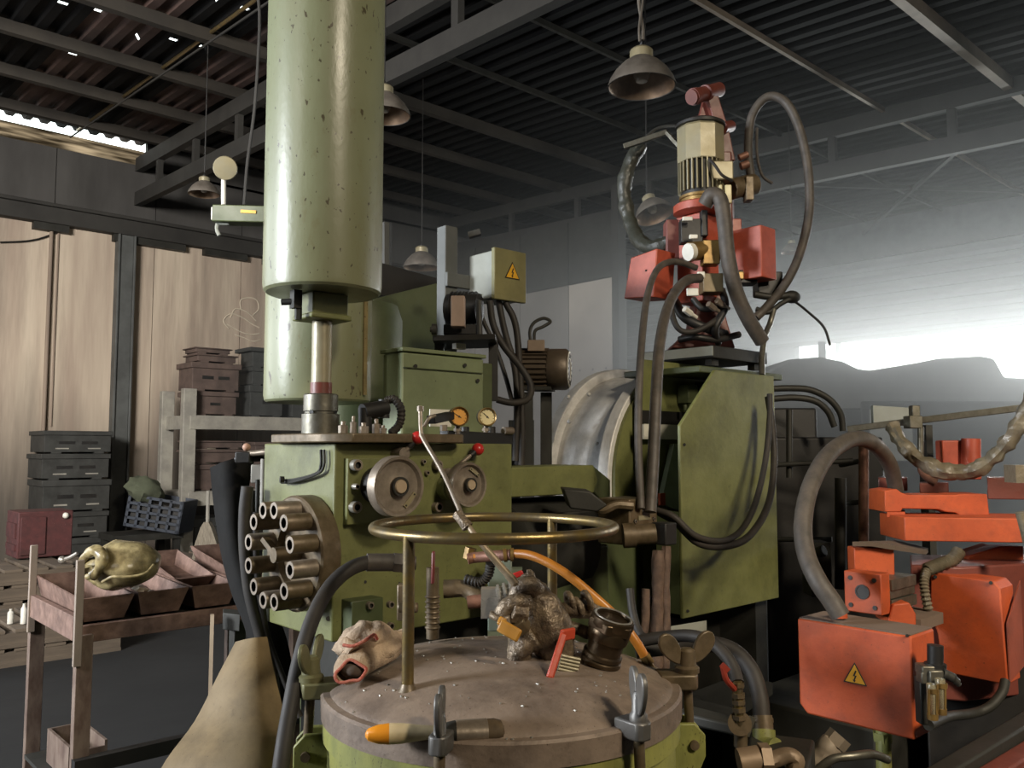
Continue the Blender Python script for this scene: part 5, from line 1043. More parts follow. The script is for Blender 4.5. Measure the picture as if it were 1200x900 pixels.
_tag(obj('steel_bracket', MB().plan([(266, 2.75), (286, 2.72), (286, 2.8), (266, 2.82)], P(270, 738, 2.75).z, P(270, 718, 2.75).z).rng(P(280, 525, 2.78).x-0.01, P(280, 525, 2.78).x+0.03, P(280, 525, 2.78).y-0.02, P(280, 525, 2.78).y+0.02, 0, P(270, 730, 2.75).z), DARK, bevel=0.003), 'small dark bracket on a post behind the tan sheet chute', 'bracket')
TX0, TX1, TY0, TY1 = SX0+0.03, SX0+0.16, SY0+0.12, SY0+0.40
lo = MB().rng(TX0, TX1, TY0, TY1, 0.418, 0.43).rng(TX0, TX0+0.01, TY0, TY1, 0.43, 0.54).rng(TX1-0.01, TX1, TY0, TY1, 0.43, 0.54).rng(TX0+0.01, TX1-0.01, TY1-0.01, TY1, 0.43, 0.54).rng(TX0+0.01, TX1-0.01, TY0, TY0+0.01, 0.43, 0.52)
_tag(obj('scrap_tray', lo, POSTRUST), 'low rusty tray on the bottom shelf of the bin stand', 'tray')

# ================================================================ ORANGE SPRAY ROBOT ON TOP OF THE MACHINE
NW = (0, 0, 0)
pc_ = P(836, 419, 3.05)
st = thing('robot_platform', 'dark steel platform with a pale front edge carrying the spray robot', 'platform', (pc_.x+0.2, pc_.y+0.2, 0))
obj('deck', MB().rng(pc_.x, pc_.x+0.36, pc_.y, pc_.y+0.34, pc_.z, pc_.z+0.045), DARK, st, bevel=0.003)
obj('edge_strip', MB().rng(pc_.x-0.006, pc_.x, pc_.y, pc_.y+0.34, pc_.z+0.008, pc_.z+0.042), GREYBOX, st)
for dx, dy in ((0.02, 0.02), (0.30, 0.02), (0.02, 0.30), (0.30, 0.30)):
    obj('leg', MB().rng(pc_.x+dx, pc_.x+dx+0.04, pc_.y+dy, pc_.y+dy+0.03, 1.9, pc_.z), DARK, st)
obj('support_beam', MB().rng(pc_.x-0.14, pc_.x+0.40, pc_.y-0.04, pc_.y+0.30, 1.861, pc_.z-0.04), DKGREEN, st, bevel=0.004)
D = 3.28
PT = P(825, 405, D).z
rb = thing('spray_robot', 'red orange spray robot tower with a cream finned motor on top', 'robot', P(828, 405, D))
def cbx(px0, px1, py0, py1, d, depth): # camera facing block spanning pixels
    c = (P(px0, py0, d)+P(px1, py1, d))/2; a = P(px0, py0, d); b = P(px1, py1, d)
    return (c+FW*(depth/2), (abs((b-a).dot(RT)), depth, abs(a.z-b.z)), CY)
def gb(px, py_bot, py_top, d, su, sv):
    c = P(px, py_bot, d); return MB().cor(c, su, sv, P(px, py_top, d).z-c.z)
RED = REDORANGE
obj('lower_casting', MB().prism([P(786, 408, D), P(800, 395, D), P(812, 380, D), P(818, 345, D), P(846, 345, D), P(852, 375, D), P(858, 395, D), P(862, 408, D)], FW*0.14), REDBROWN, rb, bevel=0.006)
obj('cable_clutter', MB().tube([P(790, 352, D-0.03), P(802, 372, D-0.09), P(826, 384, D-0.1), P(850, 392, D-0.03)], 0.018, 10).tube([P(846, 340, D-0.05), P(850, 360, D-0.1), P(838, 385, D-0.12), P(842, 402, D-0.05)], 0.014, 10).tube([P(796, 398, D-0.06), P(815, 395, D-0.1), P(840, 398, D-0.08), P(866, 392, D-0.02)], 0.013, 10).tube([P(812, 350, D-0.08), P(824, 362, D-0.1), P(844, 360, D-0.1)], 0.012, 10), BLACK, rb, kind='stuff')
obj('column', gb(824, 352, 248, D-0.06, 0.11, 0.12), REDORANGE, rb, bevel=0.004)
obj('top_ring', MB().lathe([(0.09, 0), (0.108, 0.006), (0.108, 0.034), (0.10, 0.04), (0.05, 0.04)], P(822, 252, D), UP, 40), REDORANGE, rb)
mt = P(822, 240, D)
z192, z230, z148 = P(822, 191, D).z, P(822, 230, D).z, P(822, 150, D).z
mo = obj('motor', MB().lathe([(0.07, 0), (0.075, 0.02), (0.078, 0.022), (0.078, z192-mt.z), (0.001, z192-mt.z)], mt, UP, 40), BLACK, rb)
obj('flange', MB().lathe([(0.06, 0), (0.088, 0.0), (0.088, 0.012), (0.080, 0.014), (0.080, 0.03), (0.086, 0.032), (0.086, 0.042), (0.07, 0.044)], mt-UP*0.012, UP, 40), BRASS, mo)
for k in range(28):
    an = 2*PI*k/28; d = Vector((math.cos(an), math.sin(an), 0)); q = Vector((mt.x, mt.y, 0))+d*0.083
    obj('fin', MB().obox(q+UP*(z230+0.01), q+UP*(z192-0.003), 0.0045, 0.014, up=d), CREAM, mo, flat=True)
obj('fan_cap', MB().lathe([(0.094, z192-0.006), (0.094, z148-0.012), (0.086, z148), (0.001, z148+0.004)], (mt.x, mt.y, 0), UP, 10, a0=0.3), CREAM, mo, flat=True, bevel=0.004)
obj('cap_lid', MB().lathe([(0.097, z148-0.001), (0.097, z148+0.010), (0.08, z148+0.02), (0.001, z148+0.022)], (mt.x, mt.y, 0), UP, 36), BLACK, mo)
obj('terminal_box', MB().box(*cbx(834, 860, 188, 210, D-0.08, 0.07)), CREAM, mo, bevel=0.005)
obj('lead', MB().tube([P(831, 186, D-0.1), P(838, 194, D-0.12), P(846, 205, D-0.12), P(858, 212, D-0.1)], 0.006, 8), RUBBER, mo)
# folded arm above the motor
arm = obj('arm', MB().prism([P(816, 148, D+0.1), P(826, 108, D+0.1), P(840, 108, D+0.1), P(838, 150, D+0.1)], FW*0.03).prism([P(828, 112, D+0.06), P(842, 112, D+0.06), P(854, 150, D+0.06), P(862, 188, D+0.06), P(846, 188, D+0.06), P(838, 146, D+0.06)], FW*0.05), REDBROWN, rb, bevel=0.004)
obj('pivot', MB().cyl(P(810, 114, D+0.02), P(843, 105, D+0.12), 0.030, n=28).ring(P(812, 113.5, D+0.025), P(816, 112.5, D+0.035), 0.02, 0.034, 28).ring(P(826, 109.5, D+0.06), P(829, 109, D+0.07), 0.02, 0.034, 28), REDBROWN, arm)
obj('elbow_joint', MB().cyl(P(846, 150, D+0.04), P(856, 148, D+0.10), 0.024, n=24), REDBROWN, arm)
obj('gearbox', MB().plan([(842, D+0.02), (864, D+0.02), (866, D+0.2), (842, D+0.2)], P(850, 262, D).z, P(850, 175, D).z), REDBROWN, rb, bevel=0.005)
# valves and air parts on the column face
av = obj('solenoid_bank', MB().box(*cbx(798, 824, 256, 284, D-0.13, 0.05)).box(*cbx(822, 830, 246, 276, D-0.14, 0.04)), BLACK, rb, bevel=0.003)
obj('air_valve', MB().cyl(P(807, 295, D-0.15), P(843, 292, D-0.10), 0.036, n=24).box(*cbx(824, 844, 281, 309, D-0.16, 0.06)), BRASS, rb, bevel=0.003)
obj('valve_cap', MB().cyl(P(806, 295.5, D-0.17), P(811, 295, D-0.16), 0.032, n=24), WHITE, rb)
for px, py, w_, h_ in ((806, 256, 12, 5), (813, 277, 10, 5), (812, 342, 14, 9), (822, 322, 9, 8)):
    obj('white_plate', MB().box(*cbx(px-w_/2, px+w_/2, py-h_/2, py+h_/2, D-0.19 if py > 300 else D-0.17, 0.012)), WHITE, rb, bevel=0.003)
obj('grey_block', MB().box(*cbx(824, 848, 320, 342, D-0.13, 0.08)), mat('khaki_block', '#6d5f45', 0.5, 0.3), rb, bevel=0.003)
obj('lower_hoses', MB().tube([P(788, 340, D-0.05), P(787, 365, D-0.12), P(796, 386, D-0.15), P(815, 388, D-0.15), P(838, 376, D-0.12), P(846, 366, D-0.05)], 0.011, 10), RUBBER, rb)
for k, (px, py) in enumerate(((802, 362), (830, 356), (840, 352))):
    obj('fitting', MB().hexn(P(px, py, D-0.14), P(px+8, py+6, D-0.12), 0.012).cyl(P(px+8, py+6, D-0.12), P(px+14, py+10, D-0.10), 0.008, n=10), RAWSTEEL if k else WHITE, rb)
obj('side_actuator', MB().cyl(P(856, 222, D), P(884, 216, D+0.04), 0.042, n=24).box(*cbx(874, 884, 206, 234, D-0.03, 0.05)), BROWNSTEEL, rb, bevel=0.003)
obj('air_fitting', MB().box(*cbx(850, 858, 216, 238, D-0.12, 0.03)).box(*cbx(843, 847, 216, 226, D-0.12, 0.02)), mat('pale_yellow_plastic', '#cdbf90', 0.4), rb, bevel=0.004)
obj('sensor', MB().cyl(P(866, 185, D), P(876, 181, D), 0.014, n=12).cyl(P(868, 195, D), P(877, 192, D), 0.016, n=12), COPPER, rb)
# the two side boxes
u0 = P(768, 348, D-0.1).x
obj('left_box', MB().prism([PX(731, 350, u0), PX(766, 348, u0), PX(770, 291, u0), PX(739, 302, u0)], (0.115, -0.0, 0)), REDORANGE, rb, bevel=0.004)
obj('box_screw', MB().cyl(PX(757, 317, u0-0.001), PX(757, 317, u0-0.003), 0.004, n=8), BLACK, rb)
obj('left_bracket', MB().box(*cbx(781, 800, 257, 306, D+0.02, 0.08)), mat('dusky_red_plate', '#7e4a42', 0.5, dirt=0.3), rb, bevel=0.004)
c = P(893, 324, D-0.08)
obj('right_box', MB().cor(c, 0.105, 0.14, P(893, 263, D-0.08).z-c.z), REDORANGE, rb, bevel=0.004)
obj('right_bracket', MB().box(*cbx(846, 870, 256, 300, D+0.06, 0.06)), REDORANGE, rb, bevel=0.004)
obj('under_valve', MB().box(*cbx(866, 888, 316, 332, D-0.02, 0.07)).box(*cbx(888, 918, 318, 345, D+0.04, 0.08)), BLACK, rb, bevel=0.004)
obj('brass_elbow', MB().box(*cbx(863, 872, 318, 327, D-0.05, 0.03)), BRASS, rb, bevel=0.003)
obj('joint_cluster', MB().ball(P(928, 348, D+0.02), (0.04, 0.03, 0.025), 14, 10).tube([P(886, 362, D), P(900, 366, D), P(915, 356, D), P(930, 348, D)], 0.010, 10).tube([P(884, 345, D), P(905, 348, D), P(925, 346, D)], 0.014, 10), DARK, rb)
# hoses of the robot
def hose(pts, r, lab, m=HOSE, cat='hose', group=None, wob=0, name='robot_hose', n=14):
    return _tag(obj(name, MB().tube([P(*p) for p in pts], r, n, 8, wob=wob), m), lab, cat, group)
hose([(881, 212, D+0.05), (877, 180, D+0.05), (880, 140, D+0.04), (893, 118, D+0.02), (908, 113, D), (924, 124, D-0.02), (938, 155, D-0.03), (947, 200, D-0.04), (948, 250, D-0.04), (938, 295, D-0.03), (922, 330, D-0.02), (900, 358, D), (886, 372, D)], 0.0175, 'grey hose in a tall loop to the right of the robot motor')
hose([(887, 150, D+0.1), (887, 180, D+0.1), (893, 205, D+0.1), (905, 215, D+0.1)], 0.006, 'thin cable inside the tall hose loop', name='robot_cable')
hose([(826, 240, D-0.16), (834, 228, D-0.18), (844, 234, D-0.19), (849, 262, D-0.2), (853, 300, D-0.2), (862, 340, D-0.18), (876, 372, D-0.16), (893, 400, D-0.12)], 0.028, 'thick grey hose sweeping down the front of the robot column')
g_ = 'hoses falling from the robot to the valve block'
hose([(816, 314, D-0.2), (800, 308, D-0.23), (785, 307, D-0.27), (770, 316, D-0.35), (759, 345, D-0.5), (753, 390, D-0.65), (749, 450, D-0.75), (748, 520, D-0.8), (751, 596, D-0.85)], 0.0115, 'thinner of the two hoses arching from the robot down to the valve block', group=g_)
hose([(820, 326, D-0.2), (806, 328, D-0.25), (793, 340, D-0.33), (781, 365, D-0.48), (773, 405, D-0.62), (769, 460, D-0.72), (766, 530, D-0.78), (762, 600, D-0.83)], 0.0175, 'thicker of the two hoses arching from the robot down to the valve block', group=g_)
hose([(752, 170, D+0.3), (741, 186, D+0.3), (733, 208, D+0.3), (732, 232, D+0.3), (738, 258, D+0.28), (749, 282, D+0.2), (768, 290, D+0.1), (790, 280, D+0.05)], 0.030, 'plastic wrapped cable trunk hanging left of the robot motor', DKWRAP, 'conduit', wob=0.22, name='wrapped_conduit', n=16)
t = thing('robot_boom', 'flat grey bar with a bent rod reaching left from the robot motor', 'bar', P(780, 155, D+0.15))
obj('bar', MB().obox(P(731, 172, D+0.2), P(782, 155, D+0.15), 0.02, 0.022).obox(P(781, 155, D+0.15), P(800, 176, D+0.1), 0.02, 0.016), ALU, t, bevel=0.002)
obj('bent_rod', MB().tube([P(755, 164, D+0.2), P(768, 152, D+0.2), P(785, 148, D+0.18), P(806, 149, D+0.14)], 0.008, 8), DARK, t)
hose([(907, 362, D), (902, 380, D), (896, 395, D-0.05), (893, 420, D-0.1), (893, 440, D-0.15)], 0.011, 'braided pale hose dropping from the robot to the green cover', ALU, name='braided_hose')
hose([(905, 364, D), (900, 385, D+0.02), (896, 402, D+0.02)], 0.006, 'thin pale rod beside the braided hose', ALU, name='air_tube')
hose([(927, 350, D+0.03), (945, 364, D+0.08), (965, 383, D+0.1), (973, 405, D+0.1)], 0.005, 'thin wire drooping right of the robot toward the bright opening', BLACK, 'cable', name='robot_wire')
# cables lying on the green cover
gk = 'black cables looping over the green cover'
hose([(770, 598, 2.55), (790, 606, 2.52), (815, 628, 2.52), (845, 634, 2.58), (868, 622, 2.65), (885, 590, 2.72), (897, 540, 2.82), (902, 490, 2.88), (902, 462, 2.9)], 0.010, 'inner black cable looping across the front of the green cover', RUBBER, 'cable', gk, name='looped_cable')
hose([(772, 600, 2.57), (792, 612, 2.54), (818, 636, 2.54), (850, 640, 2.60), (878, 628, 2.67), (900, 592, 2.76), (907, 545, 2.85), (905, 500, 2.9), (900, 465, 2.92)], 0.0115, 'outer black cable looping across the front of the green cover', RUBBER, 'cable', gk, name='looped_cable')
# ================================================================ PIPES AT THE LOWER RIGHT OF THE TANK
gt_ = 'hoses feeding the manifold right of the tank'
hose([(745, 752, 1.95), (775, 747, 1.93), (808, 745, 1.9), (832, 752, 1.87), (850, 768, 1.84), (860, 785, 1.82), (864, 800, 1.8)], 0.0135, 'front black hose arching to the manifold with the red lever', RUBBER, group=gt_, name='feed_hose')
hose([(745, 762, 2.0), (785, 758, 2.0), (825, 754, 1.98), (858, 762, 1.96), (880, 785, 1.93), (890, 815, 1.9), (893, 845, 1.88)], 0.0185, 'thicker black hose arching to the green elbow right of the tank', RUBBER, group=gt_, name='feed_hose')
hose([(738, 690, 2.1), (742, 720, 2.08), (752, 745, 2.05), (775, 752, 2.0)], 0.010, 'short black hose curling behind the coupling', RUBBER, group=gt_, name='feed_hose')
t = thing('feed_manifold', 'olive and steel pipe manifold with a small red lever right of the tank', 'manifold', P(880, 890, 1.85))
sp_ = []
obj('nipple', MB().cyl(P(864, 797, 1.8), P(867, 850, 1.8), 0.010, n=14), BRONZETUBE, t)
for y in (800, 812, 820, 829, 838): obj('collar', MB().hexn(P(864.5+(y-800)*0.05, y, 1.8), P(864.7+(y-800)*0.05, y+5, 1.8), 0.0145), BROWNSTEEL, t)
obj('tee', MB().lathe([(0.018, 0), (0.024, 0.006), (0.024, 0.03), (0.001, 0.03)], P(867, 848, 1.82), (P(867, 848, 1.8)-P(867, 848, 1.82)), 24).cyl(P(868, 855, 1.81), P(868, 875, 1.81), 0.014, n=14), BROWNSTEEL, t)
obj('red_lever', MB().tube([P(847, 781, 1.78), P(851, 796, 1.78), P(861, 808, 1.79)], 0.006, 8).obox(P(846, 779, 1.78), P(853, 786, 1.78), 0.012, 0.012, up=FW), mat('dull_red_lever', '#8a3324', 0.4, dirt=0.3), t, label='dull red valve lever')
obj('hose_tail', MB().cyl(P(893, 838, 1.88), P(895, 858, 1.87), 0.021, n=18).ring(P(893, 842, 1.88), P(893.4, 846, 1.88), 0.018, 0.0235, 20), BROWNSTEEL, t)
obj('green_elbow', MB().tube([P(895, 855, 1.87), P(896, 870, 1.86), P(900, 878, 1.84), P(910, 879, 1.82)], 0.024, 14).cyl(P(888, 880, 1.86), P(912, 884, 1.83), 0.027, n=16), POTGREEN, t)
obj('flange_plate', MB().plan([(860, 1.9), (916, 1.75), (930, 1.85), (880, 1.98)], P(890, 886, 1.85).z, P(890, 876, 1.85).z), DARK, t, bevel=0.003)
obj('lower_block', MB().plan([(868, 1.72), (938, 1.68), (946, 1.85), (872, 1.9)], 0.5, P(900, 886, 1.75).z), DARK, t, bevel=0.006)
obj('brown_union', MB().cyl(P(866, 894, 1.66), P(890, 890, 1.66), 0.026, n=18).hexn(P(890, 890, 1.66), P(902, 890, 1.66), 0.03).tube([P(902, 892, 1.66), P(920, 886, 1.66), P(933, 890, 1.66), P(930, 905, 1.66)], 0.015, 10, wob=0.2), mat('tan_fitting', '#8a755e', 0.5, 0.3, dirt=0.4), t)
obj('side_strap', MB().obox(P(874, 862, 1.83), P(882, 840, 1.83), 0.005, 0.014), ALU, t)
_tag(obj('drain_pipe', MB().plan([(790, 2.0), (862, 1.9), (868, 1.95), (800, 2.06)], P(830, 856, 1.95).z, P(830, 842, 1.95).z), DARK, bevel=0.006), 'dark flat bar running behind the right hand wing nut clamp', 'bar')
_tag(obj('drip_tray', MB().prism([P(760, 738, 2.35), P(828, 727, 2.35), P(800, 755, 2.3), P(765, 755, 2.3)], (0, 0, -0.03)), GREYBOX), 'pale grey tray edge glimpsed under the green cover', 'tray')
# dark machine frame under and behind the orange equipment
DPL = MB().prism([P(800, 815, 2.2), P(868, 790, 2.2), P(905, 800, 2.2), P(860, 830, 2.2)], (0, 0, -0.03))
fr = thing('pump_unit', 'dark cluttered pump unit between the green cover and orange unit', 'machine', P(930, 700, 3.4))
obj('lower_beam', MB().rng(2.45, 3.4, 1.15, 1.62, 0.0, 0.80), DARK, fr, bevel=0.01)
obj('greasy_plate', DPL, DARK, fr)
obj('back_plate', MB().plan([(895, 3.5), (1035, 3.6), (1035, 3.9), (895, 3.8)], 0, P(960, 512, 3.5).z).plan([(905, 3.7), (958, 3.7), (958, 3.8), (905, 3.8)], 1.6, P(930, 478, 3.7).z), BLACK, fr, bevel=0.01)
for px, y0_, y1_, d, r in ((1012, 520, 640, 3.2, 0.018), (985, 560, 690, 3.1, 0.020), (925, 480, 560, 3.3, 0.012)):
    obj('upright_pipe', MB().cyl(P(px, y0_, d), P(px, y1_, d), r, n=12), COPPER if px == 1012 else DARK, fr)
for (x0_, y0_, x1_, y1_) in ((905, 545, 1000, 540), (985, 545, 1010, 540), (990, 590, 1012, 588), (905, 632, 975, 632)):
    obj('cross_pipe', MB().cyl(P(x0_, y0_, 3.3), P(x1_, y1_, 3.2), 0.010, n=10), DARK, fr)
obj('pipe_boss', MB().cyl(P(958, 648, 3.0), P(966, 645, 2.98), 0.02, n=16).box(*cbx(950, 976, 636, 700, 3.05, 0.1)), DARK, fr, bevel=0.004)
gq = 'thin hoses arching behind the green cover'
hose([(898, 456, 3.4), (925, 455, 3.4), (950, 457, 3.4), (972, 468, 3.4), (985, 485, 3.4), (988, 505, 3.4)], 0.013, 'upper thin hose arching right from behind the green cover', DARK, group=gq, name='thin_hose')
hose([(898, 468, 3.35), (930, 466, 3.35), (955, 470, 3.35), (970, 482, 3.35), (978, 500, 3.35)], 0.013, 'lower thin hose arching right from behind the green cover', DARK, group=gq, name='thin_hose')
# ================================================================ ORANGE EXTRACTOR UNIT
ebc = P(1072, 868, 2.0)
H_ = P(1072, 746, 2.0).z-ebc.z
eb = thing('electrical_box', 'orange electrical box with a yellow lightning warning triangle', 'box', (ebc.x+0.07, ebc.y+0.14, ebc.z))
zb_, zt_ = ebc.z, ebc.z+H_
obj('housing', MB().prism([Vector((ebc.x, ebc.y, zb_)), Vector((ebc.x, ebc.y, zt_)), Vector((ebc.x, ebc.y+0.285, zt_)), Vector((ebc.x, ebc.y+0.285, zb_+0.022)), Vector((ebc.x, ebc.y+0.265, zb_))], (0.13, 0, 0)), ORANGE, eb, bevel=0.005)
obj('dusty_top', MB().rng(ebc.x+0.004, ebc.x+0.128, ebc.y+0.004, ebc.y+0.281, zt_, zt_+0.003), mat('dust_brown', '#6a5a4e', 0.9, dirt=0.3), eb)
wc = PX(1002, 793, ebc.x-0.0008)
warn(wc, (0, -1, 0), (0, 0, 1), NU, 0.034, eb, 0.001)
obj('screw', MB().cyl(PX(1063, 745, ebc.x-0.0005), PX(1063, 745, ebc.x-0.003), 0.004, n=8), BLACK, eb)
obj('gland', MB().cyl(PX(985, 724, ebc.x+0.05), PX(984, 712, ebc.x+0.05), 0.017, n=16), ORANGE, eb)
obj('foot_pipe', MB().cyl(P(1035, 850, 2.18), P(1037, 960, 2.15), 0.018, n=14).hexn(P(1034, 858, 2.18), P(1034.5, 868, 2.18), 0.024), POTGREEN, eb)
hose([(985, 722, 2.12), (975, 705, 2.13), (958, 680, 2.15), (945, 650, 2.2), (941, 615, 2.25), (948, 575, 2.32), (965, 540, 2.4), (985, 521, 2.48), (1006, 514, 2.55), (1026, 522, 2.62), (1043, 545, 2.7), (1050, 575, 2.75)], 0.0235, 'fat grey hose arching from the orange electrical box', name='arched_hose', n=18)
ex = thing('extractor_unit', 'orange casting extractor unit with stacked arms at right', 'machine', P(1110, 700, 2.5))
# main arm beam and casting above
za, zb2 = P(1057, 634, 2.5).z, P(1057, 606, 2.5).z
obj('arm_beam', MB().plan([(1057, 2.5), (1225, 2.44), (1225, 2.62), (1100, 2.68), (1028, 2.68)], za, zb2), ORANGE, ex, bevel=0.003)
cast = [(1037, 600), (1037, 575), (1051, 573), (1056, 577), (1064, 580), (1122, 580), (1124, 579), (1157, 579), (1160, 606), (1128, 606), (1120, 601), (1108, 600), (1100, 597), (1058, 596), (1056, 600)]
obj('arm_casting', MB().prism([P(x, y, 2.6) for x, y in cast], FW*0.12), ORANGE, ex, bevel=0.003)
obj('casting_seat', MB().plan([(1037, 2.6), (1058, 2.6), (1058, 2.7), (1037, 2.7)], P(1040, 606, 2.6).z, P(1040, 600, 2.6).z), ORANGE, ex)
obj('rear_slide', MB().plan([(1028, 2.8), (1062, 2.78), (1062, 2.9), (1028, 2.9)], P(1040, 575, 2.8).z, P(1040, 560, 2.8).z).plan([(1076, 2.85), (1110, 2.85), (1110, 2.95), (1076, 2.95)], P(1090, 578, 2.85).z, P(1090, 566, 2.85).z).plan([(1155, 2.8), (1225, 2.75), (1225, 2.9), (1155, 2.95)], P(1180, 585, 2.8).z, P(1180, 560, 2.8).z), REDBROWN, ex, bevel=0.003)
rc = P(1128, 562, 2.95)
obj('rear_panel', MB().box(*cbx(1104, 1151, 516, 562, 2.9, 0.05)), REDORANGE, ex, bevel=0.004)
obj('rear_cylinder', MB().cyl(P(1138, 556, 2.88), P(1138, 514, 2.88), 0.030, n=24), REDORANGE, ex)
obj('rear_elbow', MB().tube([P(1080, 541, 2.85), P(1081, 552, 2.85), P(1088, 560, 2.85), P(1096, 565, 2.85)], 0.014, 10), COPPER, ex)
# lower bracket, block with a bore, aluminium profile
obj('upper_bracket', MB().box(*cbx(1001, 1049, 642, 676, 2.35, 0.05)), ORANGE, ex, bevel=0.003)
obj('bracket_lid', MB().prism([P(999, 640, 2.33), P(1020, 640, 2.33), P(1050, 645, 2.33), P(1085, 650, 2.5), P(1088, 647, 2.55), P(1050, 638, 2.6)], UP*0.012), mat('dust_brown2', '#5d5046', 0.9), ex)
u1 = P(1030, 720, 2.25).x
bk = obj('bore_block', MB().cor(P(1034, 722, 2.22), 0.05, 0.10, 0.105), ORANGE, ex, bevel=0.003)
bl = P(1034, 722, 2.22)
obj('bore', MB().ring((bl.x-0.004, bl.y+0.05, bl.z+0.055), (bl.x+0.001, bl.y+0.05, bl.z+0.055), 0.015, 0.019, 24).cyl((bl.x-0.002, bl.y+0.05, bl.z+0.055), (bl.x+0.0005, bl.y+0.05, bl.z+0.055), 0.015, n=24), BLACK, bk)
for dy in (0.018, 0.082):
    for dz in (0.018, 0.088): obj('screw', MB().cyl((bl.x-0.003, bl.y+dy, bl.z+dz), (bl.x+0.001, bl.y+dy, bl.z+dz), 0.006, n=10), BLACK, bk)
al = MB()
for k, (y_, h_) in enumerate(((0.0, 0.016), (0.028, 0.012), (0.052, 0.016))): al.obox((bl.x+0.05, bl.y+0.03, bl.z+0.02+y_), (bl.x+0.20, bl.y+0.03, bl.z+0.02+y_), 0.07-0.01*(k == 1), h_+0.012)
obj('slotted_profile', al, ALU, ex, bevel=0.001)
obj('base_plate', MB().plan([(1030, 2.3), (1072, 2.25), (1098, 2.35), (1060, 2.45)], P(1060, 735, 2.3).z, P(1060, 722, 2.3).z), MATS['dust_brown'], ex)
obj('clamp_shoe', MB().prism([P(1040, 730, 2.24), P(1047, 708, 2.24), P(1066, 706, 2.24), P(1074, 720, 2.24), P(1074, 736, 2.24)], FW*0.08), ORANGE, ex, bevel=0.004)
obj('rear_support', MB().plan([(1062, 2.46), (1120, 2.42), (1200, 2.5), (1200, 2.7), (1062, 2.7)], 0.9, P(1100, 660, 2.5).z), REDBROWN, ex, bevel=0.005)
# large hanging cover at right
hc = P(1181, 803, 2.3)
zt2 = PX(1181, 682, hc.x).z
yL = PX(1090, 680, hc.x).y
obj('large_cover', MB().prism([Vector((hc.x, hc.y, hc.z)), PX(1172, 690, hc.x)*1.0, PX(1164, 681, hc.x), PX(1090, 671, hc.x), PX(1090, 720, hc.x), PX(1098, 742, hc.x), PX(1104, 788, hc.x)], (0.10, 0, 0)), ORANGE, ex, bevel=0.004)
obj('cover_side', MB().prism([Vector((hc.x+0.005, hc.y-0.004, hc.z+0.006)), Vector((hc.x+0.005, hc.y-0.004, hc.z+0.16)), Vector((hc.x+0.12, hc.y-0.004, hc.z+0.26)), Vector((hc.x+0.12, hc.y-0.004, hc.z+0.03))], (0, 0.003, 0)), mat('dull_orange_side', '#8f4530', 0.6, dirt=0.4), ex)
for px, py in ((1096, 676), (1161, 683)): obj('screw', MB().cyl(PX(px, py, hc.x-0.001), PX(px, py, hc.x-0.004), 0.005, n=8), BLACK, ex)
obj('upper_cover', MB().prism([P(1103, 672, 2.6), P(1135, 652, 2.6), P(1172, 640, 2.6), P(1172, 678, 2.6)], FW*0.1).prism([P(1134, 652, 2.58), P(1172, 640, 2.58), P(1200, 640, 2.58), P(1200, 680, 2.58), P(1134, 676, 2.58)], FW*0.06), ORANGE, ex, bevel=0.004)
rg = smooth([P(1086, 668, 2.4), P(1100, 662, 2.42), P(1116, 656, 2.44), P(1124, 646, 2.46)], 10)
obj('cable_chain', MB().tube(rg, [0.020 if i % 2 else 0.014 for i in range(len(rg))], 8, sm=False).tube(smooth([P(1086, 668, 2.4), P(1083, 680, 2.38), P(1084, 695, 2.37), P(1088, 715, 2.37)], 8), [0.014 if i % 2 else 0.010 for i in range(25)], 8, sm=False), PLASTICWRAP, ex)
obj('chain_bracket', MB().box(*cbx(1190, 1210, 545, 566, 2.5, 0.06)), PLASTICWRAP, ex)
obj('chain_end', MB().tube([P(1196, 600, 2.3), P(1200, 615, 2.3), P(1205, 635, 2.3)], 0.014, 10), PLASTICWRAP, ex)
obj('pedestal', MB().plan([(1075, 2.55), (1230, 2.45), (1230, 2.75), (1075, 2.8)], 0, 1.0), BLACK, ex, bevel=0.006)
# rail with clamp
t = thing('guide_rail', 'pale steel rail with a clamp running above the orange unit', 'rail', P(1073, 560, 2.9))
obj('rail', MB().obox(P(993, 503, 3.0), P(1230, 474, 2.75), 0.03, 0.022), ALU, t, bevel=0.002)
obj('clamp', MB().box(*cbx(1066, 1082, 487, 502, 2.86, 0.05)).box(*cbx(1069, 1079, 475, 488, 2.88, 0.03)), ALU, t, bevel=0.003)
obj('rod', MB().cyl(P(1079, 500, 2.87), P(1079, 552, 2.87), 0.010, n=12), ALU, t)
obj('plate', MB().prism([P(1023, 475, 3.05), P(1068, 478, 3.0), P(1068, 494, 3.0), P(1024, 497, 3.05)], FW*0.02), GREYBOX, t)
obj('post', MB().box(*cbx(1085, 1100, 498, 700, 3.05, 0.06)), DARK, t)
hose([(1046, 500, 2.8), (1056, 518, 2.75), (1075, 538, 2.7), (1100, 550, 2.66), (1130, 553, 2.62), (1155, 544, 2.58), (1178, 522, 2.54), (1196, 494, 2.5), (1215, 455, 2.48)], 0.022, 'plastic wrapped cable duct sagging over the orange unit', PLASTICWRAP, 'conduit', wob=0.45, name='sagging_conduit', n=16)
